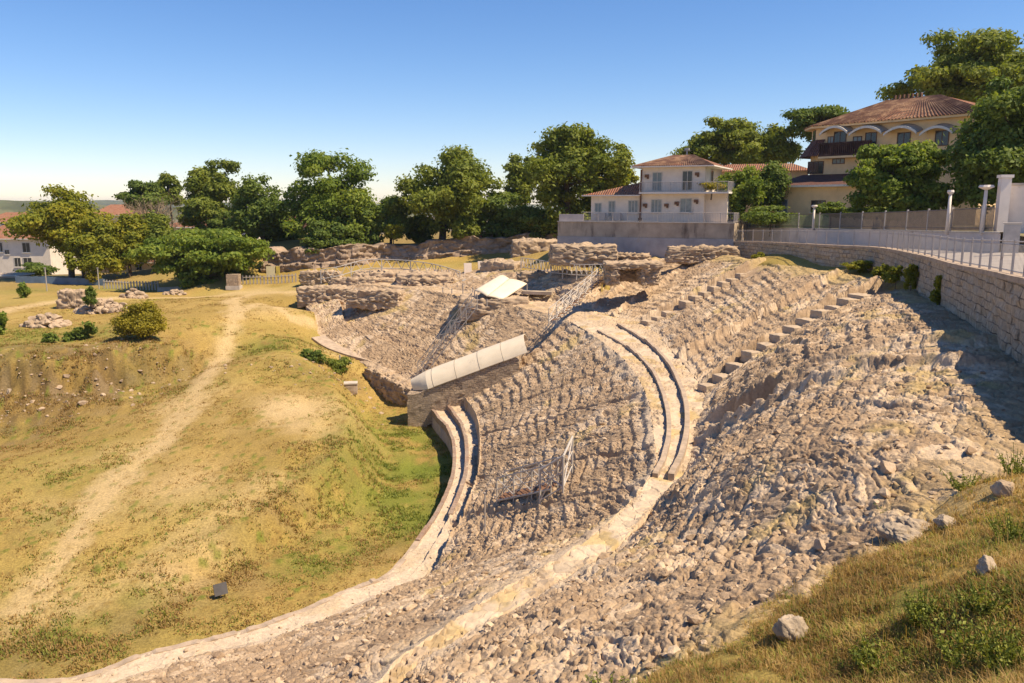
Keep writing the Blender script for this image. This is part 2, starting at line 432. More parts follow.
# ------------------------------------------------------------------ the amphitheatre's guide curves (arena edge, walkway edges, rim)
w = lambda x, y, z: np.array([x, y, z], float)
ROWS = [
    (w(-44, 36, 1.8), w(-38, 15, 8.2), w(-38, 13.5, 8.2), w(-38, 3, 12)),
    (w(-33, 28, 1.8), w(-28, 13.5, 8.2), w(-28, 12, 8.2), w(-28, 2.5, 12)),
    (w(-24, 26, 1.8), w(-16, 13.7, 8.2), w(-16, 12.3, 8.2), w(-15, 3.5, 12)),
    (at(39, 682, 1.8), w(-9, 14.2, 8.2), w(-8.5, 12.8, 8.2), w(-7, 5.5, 12)),
    (at(156, 651, 1.8), at(335, 700, 8.2), at(365, 712, 8.2), w(-2.6, 7.6, 12)),
    (at(242, 631, 1.8), at(410, 652, 8.2), at(440, 662, 8.2), at(600, 702, 12)),
    (at(297, 612, 1.8), at(500, 592, 8.2), at(540, 603, 8.2), at(728, 630, 12.4)),
    (at(352, 588, 1.8), at(560, 558, 8.2), at(590, 575, 8.2), at(828, 573, 12.6)),
    (at(391, 571, 1.8), at(610, 522, 8.2), at(640, 540, 8.2), at(908, 529, 12.85)),
    (at(430, 523, 1.8), at(640, 490, 8.2), at(672, 500, 8.2), at(990, 472, 13.2)),
    (at(446, 493, 1.8), at(655, 465, 8.2), at(695, 468, 8.2), at(1012, 412, 13.35)),
    (at(453, 470, 1.8), at(653, 432, 8.2), at(706, 432, 8.2), at(984, 346, 13.35)),
    (at(453, 445, 1.8), at(647, 398, 8.2), at(703, 392, 8.2), at(894, 287, 13.25)),
    (at(447, 428, 1.8), at(631, 368, 8.2), at(675, 355, 8.2), at(832, 273, 13.0)),
    (at(437, 417, 1.8), at(609, 347, 8.2), at(645, 325, 8.2), at(766, 262.5, 13.0)),
    (at(425, 402, 1.8), at(586, 331, 8.2), at(612, 316, 8.3), at(700, 253.5, 13.0)),
    (at(412, 393, 1.9), at(562, 318, 8.3), at(585, 308, 8.5), at(640, 259, 12.3)),
    (at(394, 380, 2.2), at(535, 311, 8.5), at(562, 303, 8.7), at(602, 271, 11.6)),
    (at(374, 369, 2.8), at(480, 300, 8.8), at(500, 296, 8.9), at(528, 270, 11.0)),
    (at(319, 338, 4.6), at(420, 290, 9.0), at(425, 286, 9.1), at(440, 269, 10.2)),
    (at(302, 305, 6.9), at(340, 283, 9.0), at(338, 280, 9.1), at(375, 267, 10.0)),
    (w(-38, 99, 7.6), w(-40, 103, 8.5), w(-40, 104.5, 8.6), w(-40, 108, 9.3)),
]
for i_ in range(3, 12):
    e_, di_, do_, r_ = ROWS[i_]; ROWS[i_] = (e_, di_, di_ + (do_ - di_) * (.66 if i_ < 10 else .8), r_)
CE, CI, CO, CR = [np.array([r[k] for r in ROWS]) for k in range(4)]

# ------------------------------------------------------------------ retaining wall + street lines
WALL = [(w(9.5, 8.5, 0), 13.6, 16.0), (w(11.2, 13, 0), 13.5, 15.95), (w(12.9, 18, 0), 13.4, 15.9)]
for (px, pb, d, pt) in ((1023, 368, None, 281), (1003, 351, None, 276), (983, 335, None, 271), (949, 311, None, 264), (916, 291, None, 255), (875, 271, None, 247.5), (825, 264, None, 245), (761, 254, None, 242), (690, 247, None, 240.5)):
    b_ = at(px, pb, 13.3); t_ = at(px, pt, d=b_[1])
    WALL.append((w(b_[0], b_[1], 0), 13.2, t_[2]))
WALLP = np.array([[p[0], p[1], t] for p, b, t in WALL]); WALLB = np.array([b for p, b, t in WALL])

# ------------------------------------------------------------------ ground height: thin plate spline through surveyed points
GP = []
def g(*pts):
    for p in pts:
        GP.append(at(*p))
def gw(*pts):
    for p in pts: GP.append(np.array(p, float))
g((430, 470, .3), (434, 445, .3), (415, 440, .3), (400, 470, .4), (420, 520, .5), (390, 550, .8), (350, 575, 1.1), (290, 600, 1.3), (240, 620, 1.4), (150, 645, 1.5), (40, 675, 1.5),
  (360, 450, 2.2), (330, 420, 3.8), (315, 450, 3.5), (275, 485, 3.0), (230, 515, 2.6), (175, 550, 2.1), (130, 580, 1.8), (60, 620, 1.5), (0, 640, 1.4),
  (310, 530, 1.3), (350, 500, 1.4), (240, 570, 1.3), (385, 425, 1.0),
  (250, 470, 3.2), (150, 500, 2.7), (50, 540, 2.3), (0, 580, 1.9), (200, 440, 3.4), (100, 450, 3.0), (0, 470, 2.7), (300, 420, 3.9), (250, 405, 4.1), (200, 390, 4.2), (305, 397, 4.1),
  (380, 405, .6), (400, 425, .4), (350, 390, 2.2), (330, 375, 3.5), (300, 362, 5.2), (340, 362, 3.7), (320, 350, 4.6), (290, 340, 5.8), (250, 350, 5.2), (230, 340, 5.8), (215, 370, 4.8), (280, 378, 4.5),
  (300, 310, 7.0), (260, 300, 7.4), (312, 325, 5.8), (180, 300, 7.4), (150, 310, 7.2), (140, 338, 6.8), (90, 345, 6.6), (50, 345, 6.5), (0, 345, 6.4),
  (0, 405, 3.4), (60, 400, 3.6), (100, 395, 3.9), (150, 380, 4.2), (195, 362, 4.7), (0, 362, 6.2), (60, 357, 6.3), (100, 352, 6.4), (150, 345, 6.6), (190, 335, 6.5),
  (-100, 360, 6.2), (-100, 410, 3.4), (-150, 480, 2.6), (-150, 600, 1.7),
  (0, 300, 7.1), (100, 292, 7.3), (0, 285, 7.0), (100, 282, 6.8), (200, 284, 7.2), (270, 281, 7.8), (20, 272, 6.0), (150, 272, 5.8), (-100, 285, 6.8))
gw((-20, 132, 8.5), (-35, 150, 6), (-70, 150, 5), (-90, 110, 6), (-110, 60, 4), (-70, 40, 2.5), (-50, 50, 2.6), (-120, 200, 3), (-40, 220, 4), (20, 200, 10), (0, 250, 6))
# far rock wall: foot in front, higher terrace behind
FARW = [(262, 276, 7.9, 249), (300, 273, 8.4, 248), (345, 270, 8.8, 247), (385, 265, 9.3, 244), (430, 262, 9.7, 241), (475, 259, 10.2, 238), (520, 255, 10.8, 235), (560, 250, 11.6, 233.5)]
FW = []
for px, pb, z, pt in FARW:
    b_ = at(px, pb, z); t_ = at(px, pt, d=b_[1]); FW.append((b_, t_[2]))
    GP.append(b_ + np.array([0, -1.5, 0.1])); GP.append(np.array([b_[0], b_[1] + 7, t_[2] - 0.3])); GP.append(np.array([b_[0], b_[1] + 25, t_[2] + 0.4]))
for i in (15, 16, 17, 18):
    for k_ in (.75, 1.02):
        p = ROWS[i][2] * (1 - k_) + ROWS[i][3] * k_; p = p.copy(); p[2] -= 1.1; GP.append(p)
for i in range(len(ROWS)):
    e, di, do, r = ROWS[i]
    for a, b, ks, dz in ((e, di, (0.10, 0.5, 1.0), -0.9), (do, r, (0.0, 0.5), -0.9)):
        for k in ks:
            p = a + (b - a) * k; p = p.copy(); p[2] += dz; GP.append(p)
    p = r.copy(); p[2] -= 0.12; GP.append(p)
for i, (p, b, t) in enumerate(WALL):
    GP.append(np.array([p[0], p[1], b - 0.05]))
    q = WALLP[min(i + 1, len(WALL) - 1)] - WALLP[max(i - 1, 0)]; n_ = np.array([q[1], -q[0]]) / np.hypot(q[0], q[1])
    GP.append(np.array([p[0] + n_[0] * 4, p[1] + n_[1] * 4, t - 0.9]))
g((900, 683, 13.2), (1000, 600, 13.9), (1024, 683, 14.0), (793, 640, 12.6), (985, 585, 13.8), (1010, 480, 13.6), (700, 683, 12.6), (930, 560, 13.3))
gw((0, 0, 16.3), (3, 3.2, 15.5), (-3, 3, 15.0), (-6, 1, 15.2), (-15, 0, 14), (-30, -2, 14), (12, 4, 15.6), (20, 10, 15.2), (30, 30, 15.2), (40, 60, 14.6), (45, 90, 14.0), (60, 120, 14.5), (30, 120, 14.5), (24, 95, 13.7), (12, 95, 13.2), (8, 88, 12.9), (14, 82, 13.1), (70, 60, 15), (60, 10, 15), (0, -20, 17), (40, 160, 15), (90, 200, 16))
GP = np.array(GP)
keep = []
for i, p in enumerate(GP):
    if all(np.hypot(*(p[:2] - GP[j][:2])) > 0.45 for j in keep): keep.append(i)
GP = GP[keep]
S0 = 50.0
def tps_k(r2):
    return np.where(r2 > 1e-12, 0.5 * r2 * np.log(np.maximum(r2, 1e-12)), 0)
_n = len(GP); _X = GP[:, :2] / S0
_K = tps_k(((_X[:, None] - _X[None]) ** 2).sum(2)) + np.eye(_n) * 2e-5
_P = np.c_[np.ones(_n), _X]
_A = np.zeros((_n + 3, _n + 3)); _A[:_n, :_n] = _K; _A[:_n, _n:] = _P; _A[_n:, :_n] = _P.T
_sol = np.linalg.solve(_A, np.r_[GP[:, 2], 0, 0, 0])
def base_z(x, y):
    x = np.asarray(x, float); y = np.asarray(y, float); shp = x.shape
    x = x.ravel() / S0; y = y.ravel() / S0
    out = np.empty(len(x))
    for s in range(0, len(x), 60000):
        e = slice(s, s + 60000)
        r2 = (x[e, None] - _X[None, :, 0]) ** 2 + (y[e, None] - _X[None, :, 1]) ** 2
        out[e] = tps_k(r2) @ _sol[:_n] + _sol[_n] + _sol[_n + 1] * x[e] + _sol[_n + 2] * y[e]
    dist = np.hypot(x, y) * S0
    k = sstep(130, 230, dist)
    far = 4.0 + 6.0 * sstep(-40, 60, x * S0) - 22 * sstep(400, 2500, dist)
    return (np.clip(out, -1, 20) * (1 - k) + far * k).reshape(shp)

def bank_rough(x, y):
    return 1.0
def ground_z(x, y):
    x = np.asarray(x, float); y = np.asarray(y, float)
    d = np.hypot(x, y)
    z = base_z(x, y)
    a = np.where(d < 22, 0.16, 0.15) * (1 - sstep(140, 300, d))
    z = z + a * (fbm(x / 2.2, y / 2.2, 11, 4) - 0.5) * 2 * 0.7
    z = z + 0.05 * (fbm(x / 0.5, y / 0.5, 31, 2) - 0.5) * (1 - sstep(40, 90, d))
    # the eroded upper bank on the left drops in one scarp instead of a smooth slope
    k = np.zeros_like(z)
    for px, py, zz, r in ((10, 385, 4.8, 6), (60, 380, 4.8, 6), (110, 372, 5.2, 5), (160, 358, 5.4, 3.5)):
        k = np.maximum(k, blob(x, y, px, py, zz, r))
    k = sstep(.15, .5, k)
    lo, hi = 3.9, 6.3
    q = np.clip((z - lo) / (hi - lo), 0, 1); rough = (fbm(x / 1.1, y / 1.1, 41, 4) - .5)
    zs = lo + (hi - lo) * sstep(.18, .82, q + .3 * rough) + 1.2 * rough * sstep(0, .25, q) * (1 - sstep(.8, 1, q)) + .35 * (worley(x / .6, y / .6, 47)[2] - .5) * (q > .03) * (q < .95)
    z = z * (1 - k) + np.where((z > lo) & (z < hi), zs, z) * k
    # the fill ends in a distinct bank above the arena floor
    hi = np.interp(y, [33, 40, 47, 55, 64], [2.0, 2.8, 3.5, 4.0, 4.3]); lo = np.interp(y, [33, 40, 47, 55, 64], [1.35, .95, .55, .35, .45])
    k = sstep(-22, -18, x) * (1 - sstep(-4, -2, x)) * sstep(31, 35, y) * (1 - sstep(63, 67, y))
    q = np.clip((z - lo) / (hi - lo), 0, 1); q2 = sstep(.12, .80, q + .12 * rough)
    z = z + k * (hi - lo) * (q2 - q) * ((q > 0) & (q < 1))
    return z
def gz(x, y): return float(ground_z(np.array([x]), np.array([y]))[0])

def seg_dist(x, y, pts):
    best = np.full(x.shape, 1e9)
    for a, b in zip(pts[:-1], pts[1:]):
        ax, ay = a[0], a[1]; vx, vy = b[0] - ax, b[1] - ay
        t = np.clip(((x - ax) * vx + (y - ay) * vy) / max(vx * vx + vy * vy, 1e-9), 0, 1)
        best = np.minimum(best, np.hypot(x - ax - t * vx, y - ay - t * vy))
    return best
def blob(x, y, px, py, z, r):
    p = at(px, py, z)
    return np.exp(-((x - p[0]) ** 2 + (y - p[1]) ** 2) / (r * r))

PATH = [at(252, 292, 7.4), at(232, 305, 7.2), at(238, 320, 6.6), at(225, 345, 5.7), at(205, 375, 4.7), at(190, 400, 4.1), at(160, 440, 3.4), at(110, 490, 2.7), at(60, 560, 2.1), at(20, 610, 1.6)]
PATH2 = [at(238, 320, 6.6), at(262, 305, 7.2), at(290, 318, 6.6), at(318, 322, 6.0)]
PATH3 = [at(275, 480, 3.1), at(225, 512, 2.6), at(160, 555, 2.1), at(90, 600, 1.6), at(20, 625, 1.5)]
PATH4 = [at(310, 288, 8.1), at(240, 288, 7.6), at(150, 296, 7.3), at(60, 302, 7.1), at(0, 312, 7.0)]

def ground_masks(x, y):
    n1 = fbm(x / 3.0, y / 3.0, 51, 4); n2 = fbm(x / 0.9, y / 0.9, 61, 3); n3 = fbm(x / 9.0, y / 9.0, 71, 3)
    dirt = np.zeros_like(x)
    wob = (n2 - 0.5) * 1.2 + (n1 - 0.5) * 1.6
    for pts, r in ((PATH, 0.7), (PATH2, 0.5), (PATH3, 0.8), (PATH4, 0.9)):
        d = seg_dist(x, y, pts) + wob
        dirt = np.maximum(dirt, (1 - sstep(r * 0.4, r * 2.2, d)) * (.45 if pts is PATH3 else 1) * (.75 + .5 * (n2 - .3)))
    for px, py, z, r, k in ((290, 410, 4, 3.6, 1.0), (265, 310, 7.2, 3.0, .6), (190, 400, 4.1, 3.0, .75), (300, 425, 3.9, 2.5, .7), (180, 485, 3, 3.2, .55), (100, 500, 2.7, 3, .5), (130, 455, 3.1, 3, .4), (45, 600, 1.8, 2, .6), (250, 290, 7.5, 4, .8), (330, 350, 4.4, 1.5, .7), (205, 560, 1.5, 1.4, .5), (170, 585, 1.4, 1.5, .6), (960, 500, 13.2, 1.6, .5), (960, 430, 13.0, 1.6, .5)):
        dirt = np.maximum(dirt, k * blob(x, y, px, py, z, r) * sstep(0.25, 0.6, n1 + 0.1))
    green = 0.10 + 0.22 * sstep(0.45, 0.65, n3)
    for px, py, z, r, k in ((425, 470, .3, 5.5, 1.1), (400, 440, .4, 4.5, 1.0), (425, 520, .5, 4.0, 1.0), (400, 500, .6, 4.5, 1.0), (365, 455, 2.0, 3.2, .75), (345, 495, 1.6, 3, .7), (380, 420, .6, 3.0, .6), (360, 480, 1.4, 3.0, .7), (340, 540, 1.2, 2.5, .6), (310, 560, 1.3, 2.2, .75), (345, 345, 3.9, 3, .9), (270, 345, 5.6, 3.5, .8), (305, 330, 6.2, 3, .6), (230, 335, 6.0, 2.5, .4), (75, 330, 7, 4.5, .7), (20, 330, 7, 5, .7), (110, 330, 7, 3, .6), (80, 475, 2.9, 3.5, .6), (60, 520, 2.4, 2.6, .55), (140, 600, 1.4, 1.6, .6), (75, 630, 1.4, 1.8, .7), (30, 290, 7, 6, .6), (240, 283, 7.4, 5, .6), (110, 285, 7, 6, .7), (390, 330, 3, 2, .3), (900, 640, 13.2, 1.4, .75), (960, 600, 13.6, 1.5, .8), (1010, 540, 13.7, 1.6, .8), (940, 470, 13.0, 1.2, .5), (860, 600, 12.9, .8, .5), (780, 600, 12.7, .8, .4), (720, 650, 12.5, .8, .4), (830, 660, 12.9, 1, .5), (290, 375, 4.7, 1.5, .5), (200, 505, 2.9, 2, .45), (200, 520, 2.6, 1.6, .4), (870, 275, 13.1, 3, .6), (830, 270, 13.1, 3, .5)):
        green = np.maximum(green, k * blob(x, y, px, py, z, r) * sstep(0.30, 0.62, 0.55 * n1 + 0.45 * n2 + 0.1))
    brown = np.zeros_like(x)
    for px, py, z, r, k in ((60, 382, 4.6, 6.5, 1.3), (115, 374, 5.0, 5.5, 1.3), (10, 387, 4.6, 8, 1.3), (170, 358, 5.4, 4, 1), (305, 372, 4.6, 2.2, .9), (350, 375, 3.0, 1.6, .9), (280, 540, 1.8, 2.5, .7), (230, 570, 1.5, 2.5, .7), (120, 625, 1.5, 2.5, .8), (30, 650, 1.4, 3, .9), (300, 500, 2.2, 2.0, .5), (330, 470, 2.4, 3.5, .6), (285, 515, 2.0, 3, .65), (240, 550, 1.7, 2.6, .65), (390, 455, 1, 3, .35), (360, 545, 1.1, 2.5, .5), (180, 592, 1.5, 2.6, .65), (325, 440, 3.4, 2, .5)):
        brown = np.maximum(brown, k * blob(x, y, px, py, z, r) * sstep(0.25, 0.55, n2 * .6 + n1 * .4))
    return dirt, green, brown, n1, n2, n3

def build_ground():
    na, nr = 1050, 1250
    th = np.linspace(R(-88), R(88), na)
    th = np.sign(th) * (np.abs(th) / R(88)) ** 1.25 * R(88)
    rr = 1.2 * (4500 / 1.2) ** (np.linspace(0, 1, nr))
    T, RR = np.meshgrid(th, rr, indexing='ij')
    X = (RR * np.sin(T)).ravel(); Y = (RR * np.cos(T) - 2.0).ravel()
    Z = ground_z(X, Y)
    # the soil stays below the masonry of the seating
    from mathutils import kdtree
    nv = VL.shape[1]; nw = VU.shape[1]
    src = np.concatenate([VL[::5, int(nv * .06):int(nv * .99):5].reshape(-1, 3), VU[::5, 2:int(nw * .90):5].reshape(-1, 3), PI_[::5], PO[::5], (.5 * PI_ + .5 * PO)[::5]])
    kd = kdtree.KDTree(len(src))
    for i_, p_ in enumerate(src): kd.insert((p_[0], p_[1], 0), i_)
    kd.balance()
    cand = np.nonzero((X > -32) & (X < 27) & (Y > 4) & (Y < 99))[0]
    for i_ in cand:
        _, j_, d_ = kd.find((X[i_], Y[i_], 0))
        if d_ < .45: Z[i_] = min(Z[i_], src[j_][2] - .6)
    dirt, green, brown, n1, n2, n3 = ground_masks(X, Y)
    dry = np.array([0.45, 0.30, 0.10]); dry2 = np.array([0.33, 0.22, 0.065]); gr = np.array([0.175, 0.19, 0.030]); di = np.array([0.56, 0.41, 0.22]); br = np.array([0.165, 0.10, 0.045])
    tone = sstep(0.3, 0.7, 0.5 * n1 + 0.5 * n3)[:, None]
    C = dry2 * (1 - tone) + dry * tone
    C = C * (1 - brown[:, None] * .85) + (br * (1 - .6 * sstep(.45, .7, n2)[:, None]) + np.array([.26, .18, .105]) * .6 * sstep(.45, .7, n2)[:, None]) * brown[:, None] * .85
    C = C * (1 - green[:, None]) + gr * green[:, None]
    C = C * (1 - dirt[:, None] * .85) + di * dirt[:, None] * .85
    # small separate tussocks on the flat fill
    f1, f2, idv, idw = worley(X / 0.75, Y / 0.75, 91)
    tus = (1 - sstep(0.16, 0.28, f1 + (n2 - .5) * .35)) * (idv > 0.45) * (Y > 30) * (Y < 75) * (X < -8)
    tus = tus * 0.95 * (1 - 0.6 * dirt)
    tc = np.where((idw > 0.5)[:, None], gr * 0.9, dry2 * 0.8)
    C = C * (1 - tus[:, None]) + tc * tus[:, None]
    Z = Z + tus * 0.07
    # paler town ground and woods far away
    far = sstep(110, 170, np.hypot(X, Y))[:, None]
    C = C * (1 - far) + np.array([0.16, 0.13, 0.08]) * far
    me = np_mesh('ground', np.c_[X, Y, Z], grid_faces(na, nr), 4, True)
    attr(me, 'col', C, 'FLOAT_COLOR')
    o = link('ground', me, M['ground']); tag(o, kind='structure')
    return o

# ------------------------------------------------------------------ the amphitheatre
amph = thing('amphitheatre', 'ruined ancient stone amphitheatre of eroded seating rows around the grassy arena', 'amphitheatre', (0, 0, 0))

def u_samples():
    u = np.linspace(2.3, 19.93, 6000)
    D = catmull(CI, u); E = catmull(CE, u); O = catmull(CR, u)
    dist = np.minimum(np.minimum(np.hypot(D[:, 0], D[:, 1]), np.hypot(E[:, 0], E[:, 1])), np.hypot(O[:, 0], O[:, 1]))
    dist = np.maximum(dist, 11)
    L = np.maximum(np.hypot(*np.diff(D[:, :2], axis=0).T), np.hypot(*np.diff(E[:, :2], axis=0).T))
    L = np.maximum(L, np.hypot(*np.diff(O[:, :2], axis=0).T))
    dens = np.r_[0, np.cumsum(L / dist[1:])]
    n = 2100
    return np.interp(np.linspace(0, dens[-1], n), dens, u)
US = u_samples()
PE, PI_, PO, PR = catmull(CE, US), catmull(CI, US), catmull(CO, US), catmull(CR, US)
ARC = np.r_[0, np.cumsum(np.hypot(*np.diff((PI_ * .5 + PE * .25 + PO * .25)[:, :2], axis=0).T))]
ARCO = np.r_[0, np.cumsum(np.hypot(*np.diff((PO * .5 + PR * .5)[:, :2], axis=0).T))]
def arc_of(u, outer=False): return float(np.interp(u, US, ARCO if outer else ARC))

ST_A, ST_B = 12.0, 14.0
def rubble(S, W, X, Y, k, ridge=1.0):
    """height of the tumbled stones, plus a per-stone tone"""
    wx = (fbm(X / 1.3, Y / 1.3, k + 3, 4) - .5) * 1.1; wy = (fbm(X / 1.3, Y / 1.3, k + 9, 4) - .5) * 1.1
    za, f1, f2, b = facets((S + wx) / 0.32, (W + wy) / 0.66, k, 1.5)
    zb, g1, g2, d = facets((S + wx) / 0.15, (W + wy) / 0.24, k + 20, 1.8)
    zc, e1, e2, e = facets((S + wy) / 0.11, (W + wx) / 0.15, k + 30, 1.6)
    kk = sstep(.30, .62, fbm(X / 2.4, Y / 2.4, k + 60, 3))          # some stretches are worn smoother
    zd, q1, q2, bb = facets((S + wy) / 0.80, (W + wx) / 1.25, k + 70, 1.2); big = sstep(.50, .64, fbm(X / 1.8, Y / 1.8, k + 75, 3))
    b = b * (1 - big) + bb * big
    h = 0.11 * big * zd - .05 * big * (1 - sstep(0, .07, q2 - q1)) + 0.066 * (1 - .65 * big) * za + (0.02 + 0.042 * kk) * zb + (.01 + 0.022 * kk) * zc
    crack = 1 - sstep(0.0, 0.12, f2 - f1)
    h -= 0.055 * crack + 0.022 * (1 - sstep(0.0, 0.12, g2 - g1))
    rid = 1 - np.abs(2 * fbm(S / 1.7 + wx, W / 8.0, k + 40, 3) - 1)
    h += 0.24 * ridge * (rid - 0.75)
    h += 0.24 * (fbm(X / 3.2, Y / 3.2, k + 50, 3) - .5)
    return h, b, crack, d

ROCK_A = np.array([0.455, 0.33, 0.215]); ROCK_B = np.array([0.29, 0.20, 0.13]); ROCK_C = np.array([0.56, 0.43, 0.305]); DRY = np.array([0.40, 0.29, 0.12]); PALE = np.array([0.54, 0.43, 0.32])

def rock_col(X, Y, tone, tone2, k):
    n = fbm(X / 4.0, Y / 4.0, k, 4); m = fbm(X / 1.2, Y / 1.2, k + 5, 4)
    t = np.clip(0.5 * tone + 0.5 * tone2, 0, 1)[:, None]
    C = ROCK_B * (1 - t) + ROCK_A * t
    C = C + (ROCK_C - C) * sstep(0.45, 0.75, 0.6 * n + 0.4 * tone)[:, None]
    dg = sstep(0.60, 0.74, 0.5 * n + 0.5 * m)[:, None] * 0.75
    return C * (1 - dg) + DRY * dg

def lower_tier():
    nt = 430
    U = US[:, None] * np.ones(nt)[None]; t = np.linspace(0, 1, nt)[None] * np.ones(len(US))[:, None]
    L = np.hypot(*(PI_ - PE)[:, :2].T)[:, None]
    XY = PE[:, None, :2] * (1 - t)[..., None] + PI_[:, None, :2] * t[..., None]
    X, Y = XY[..., 0], XY[..., 1]; Wm = t * L; S = ARC[:, None] * np.ones(nt)[None]
    ze, zd = PE[:, 2][:, None], PI_[:, 2][:, None]
    jit = (fbm(X / 1.5, Y / 1.5, 5, 3) - .5)
    far = sstep(16.2, 17.2, U)                      # the far end has no podium steps
    near = 1 - sstep(6.5, 9.0, U)                   # near end: a broad smooth track instead of steps
    # podium: three low steps
    w1 = Wm + jit * 0.25
    pod = ze + 0.40 * sstep(1.45, 1.53, w1) * (1 - near) + 0.77 * sstep(2.75, 2.95, w1) * (1 - near * .3)
    k = np.clip((Wm - 3.0) / (L - 3.0), 0, 1)
    q = k * (L - 3.0) / 0.80 + jit * .8
    ks = (np.floor(q) + sstep(0.60, 0.92, q - np.floor(q)) - jit * .8) / ((L - 3.0) / 0.80)
    brk = sstep(.35, .6, fbm(X / 2.0, Y / 2.0, 9, 3))
    ks = np.clip(k + (.12 + .42 * brk) * (ks - k), 0, 1)
    slope = ze + 1.1 + (zd - ze - 1.1) * ks
    z = np.where(Wm < 3.0, pod, slope)
    farz = ze + (zd - ze) * (0.45 * t + .55 * ks * (Wm > 3) + .55 * t * (Wm <= 3))
    z = z * (1 - far) + farz * far
    h, tone, crack, tone2 = rubble(S.ravel(), Wm.ravel(), X.ravel(), Y.ravel(), 100, (1 - .65 * sstep(15.5, 17, U)).ravel())
    h = h.reshape(X.shape)
    smooth_w = 2.9 - 0.5 * (1 - near)
    m = sstep(smooth_w - .5, smooth_w + .7, Wm + jit * 2.6) * (1 - .7 * sstep(L - 0.5, L - 0.05, Wm + jit * .6))
    m = np.maximum(m, far * sstep(0.0, 0.08, t))
    amp = 0.9 + 0.4 * far - .12 * near
    dv = PI_ - PE; dv = dv / np.linalg.norm(dv, axis=1)[:, None]; nv = np.array([0, 0, 1.0]) - dv * dv[:, 2:3]; nv /= np.linalg.norm(nv, axis=1)[:, None]
    hh_ = h * m * amp + (1 - m) * (0.09 * (fbm(X / .5, Y / .5, 7, 4) - .5) + .05 * facets(X / .5, Y / .5, 8, .8)[0] * (1 + 0 * X))
    z = z + hh_ * nv[:, 2:3]
    # straight radial gutters between the seating wedges
    for u0, wd, dp in ((9.2, .25, .3), (10.6, .22, .35), (12.2, .22, .3), (13.3, .25, .35), (14.6, .22, .3), (15.6, .25, .4)):
        z = z - dp * (1 - sstep(wd * .5, wd * 1.3, np.abs(S - arc_of(u0) + jit * .8))) * m
    # nothing pokes through the curved sheet roof
    f0, f1 = at(410, 377.5, d=63.2), at(524, 335, d=62.2); ax = (f1 - f0)[:2]; Lx = np.hypot(*ax); ax = ax / Lx
    al = (X - f0[0]) * ax[0] + (Y - f0[1]) * ax[1]; pd = np.abs(-(X - f0[0]) * ax[1] + (Y - f0[1]) * ax[0])
    cap = f0[2] + (f1[2] - f0[2]) * al / Lx - 1.45
    z = np.where((al > -.5) & (al < Lx + .6) & (pd < 1.9), np.minimum(z, cap), z)
    C = rock_col(X.ravel(), Y.ravel(), tone, tone2, 140)
    pale = ((1 - m) * (1 - .55 * far)).ravel()[:, None]
    dirtm = sstep(.5, .7, fbm(X / 1.6, Y / 1.6, 160, 4)).ravel()[:, None] * .5
    eg = (sstep(.3, 1.3, Wm - (L - 1.5) + jit * 2.5) * (1 - far)).ravel()[:, None] * .75
    pale = np.maximum(pale, eg)
    C = C * (1 - pale) + (PALE * (1 - dirtm) + np.array([0.45, 0.33, 0.2]) * dirtm) * pale
    z = z + .06 * sstep(L - .7, L, Wm)
    z[:, 0] = ze[:, 0] + 0.0
    V = np.stack([X + hh_ * nv[:, 0:1], Y + hh_ * nv[:, 1:2], z], -1)
    sk1 = V[:, :1].copy(); sk1[..., 2] = -1.2; sk2 = V[:, -1:].copy(); sk2[..., 2] -= .6
    V = np.concatenate([sk1, V, sk2], 1)
    C = C.reshape(len(US), nt, 3); C = np.concatenate([C[:, :1] * 0 + ROCK_A, C, C[:, -1:]], 1)
    me = np_mesh('lower_seating', V.reshape(-1, 3), grid_faces(len(US), nt + 2), 4, True)
    attr(me, 'col', C.reshape(-1, 3), 'FLOAT_COLOR')
    link('lower_seating', me, M['ruin'], amph)
    return V
def walkway():
    nt = 70
    t = np.linspace(0, 1, nt)[None] * np.ones(len(US))[:, None]
    P = PI_[:, None] * (1 - t)[..., None] + PO[:, None] * t[..., None]
    X, Y = P[..., 0], P[..., 1]
    z = P[..., 2] + 0.10 * (fbm(X / 1.1, Y / 1.1, 201, 4) - .5) + 0.05 * (fbm(X / .25, Y / .25, 211, 2) - .5)
    za, f1, f2, b = facets(X / .55, Y / .55, 221, .8); zb, g1, g2, b2 = facets(X / .16, Y / .16, 224, 1.6)
    worn = sstep(.42, .64, fbm(X / 2.2, Y / 2.2, 228, 3) + .25 * (np.abs(t - .5) * 2) ** 2)
    z = z + .05 * za + (.015 + .085 * worn) * zb - .03 * (1 - sstep(0, .08, f2 - f1)) + .07 * worn * (fbm(X / .5, Y / .5, 229, 3) - .4)
    st = worn
    n = fbm(X / 1.4, Y / 1.4, 231, 4)
    dg = (sstep(.58, .72, n) * .7)[..., None]
    C = PALE * .92 * np.ones(X.shape)[..., None]
    C = C * (1 - dg) + DRY * dg
    far = sstep(15.5, 17, US)[:, None, None]
    C = C * (1 - far * .6) + ROCK_A * far * .6
    C = C * (1 - .5 * st[..., None]) + (ROCK_B + (ROCK_A - ROCK_B) * b2[..., None]) * .5 * st[..., None]
    C = C * (.86 + .28 * b[..., None])
    V = np.stack([X, Y, z], -1); s0, s1 = V[:, :1].copy(), V[:, -1:].copy(); s0[..., 2] -= .7; s1[..., 2] -= .5; V = np.concatenate([s0, V, s1], 1); C = np.concatenate([C[:, :1], C, C[:, -1:]], 1)
    me = np_mesh('walkway', V.reshape(-1, 3), grid_faces(len(US), nt + 2), 4, True)
    attr(me, 'col', C.reshape(-1, 3), 'FLOAT_COLOR')
    link('walkway', me, M['walk'], amph)

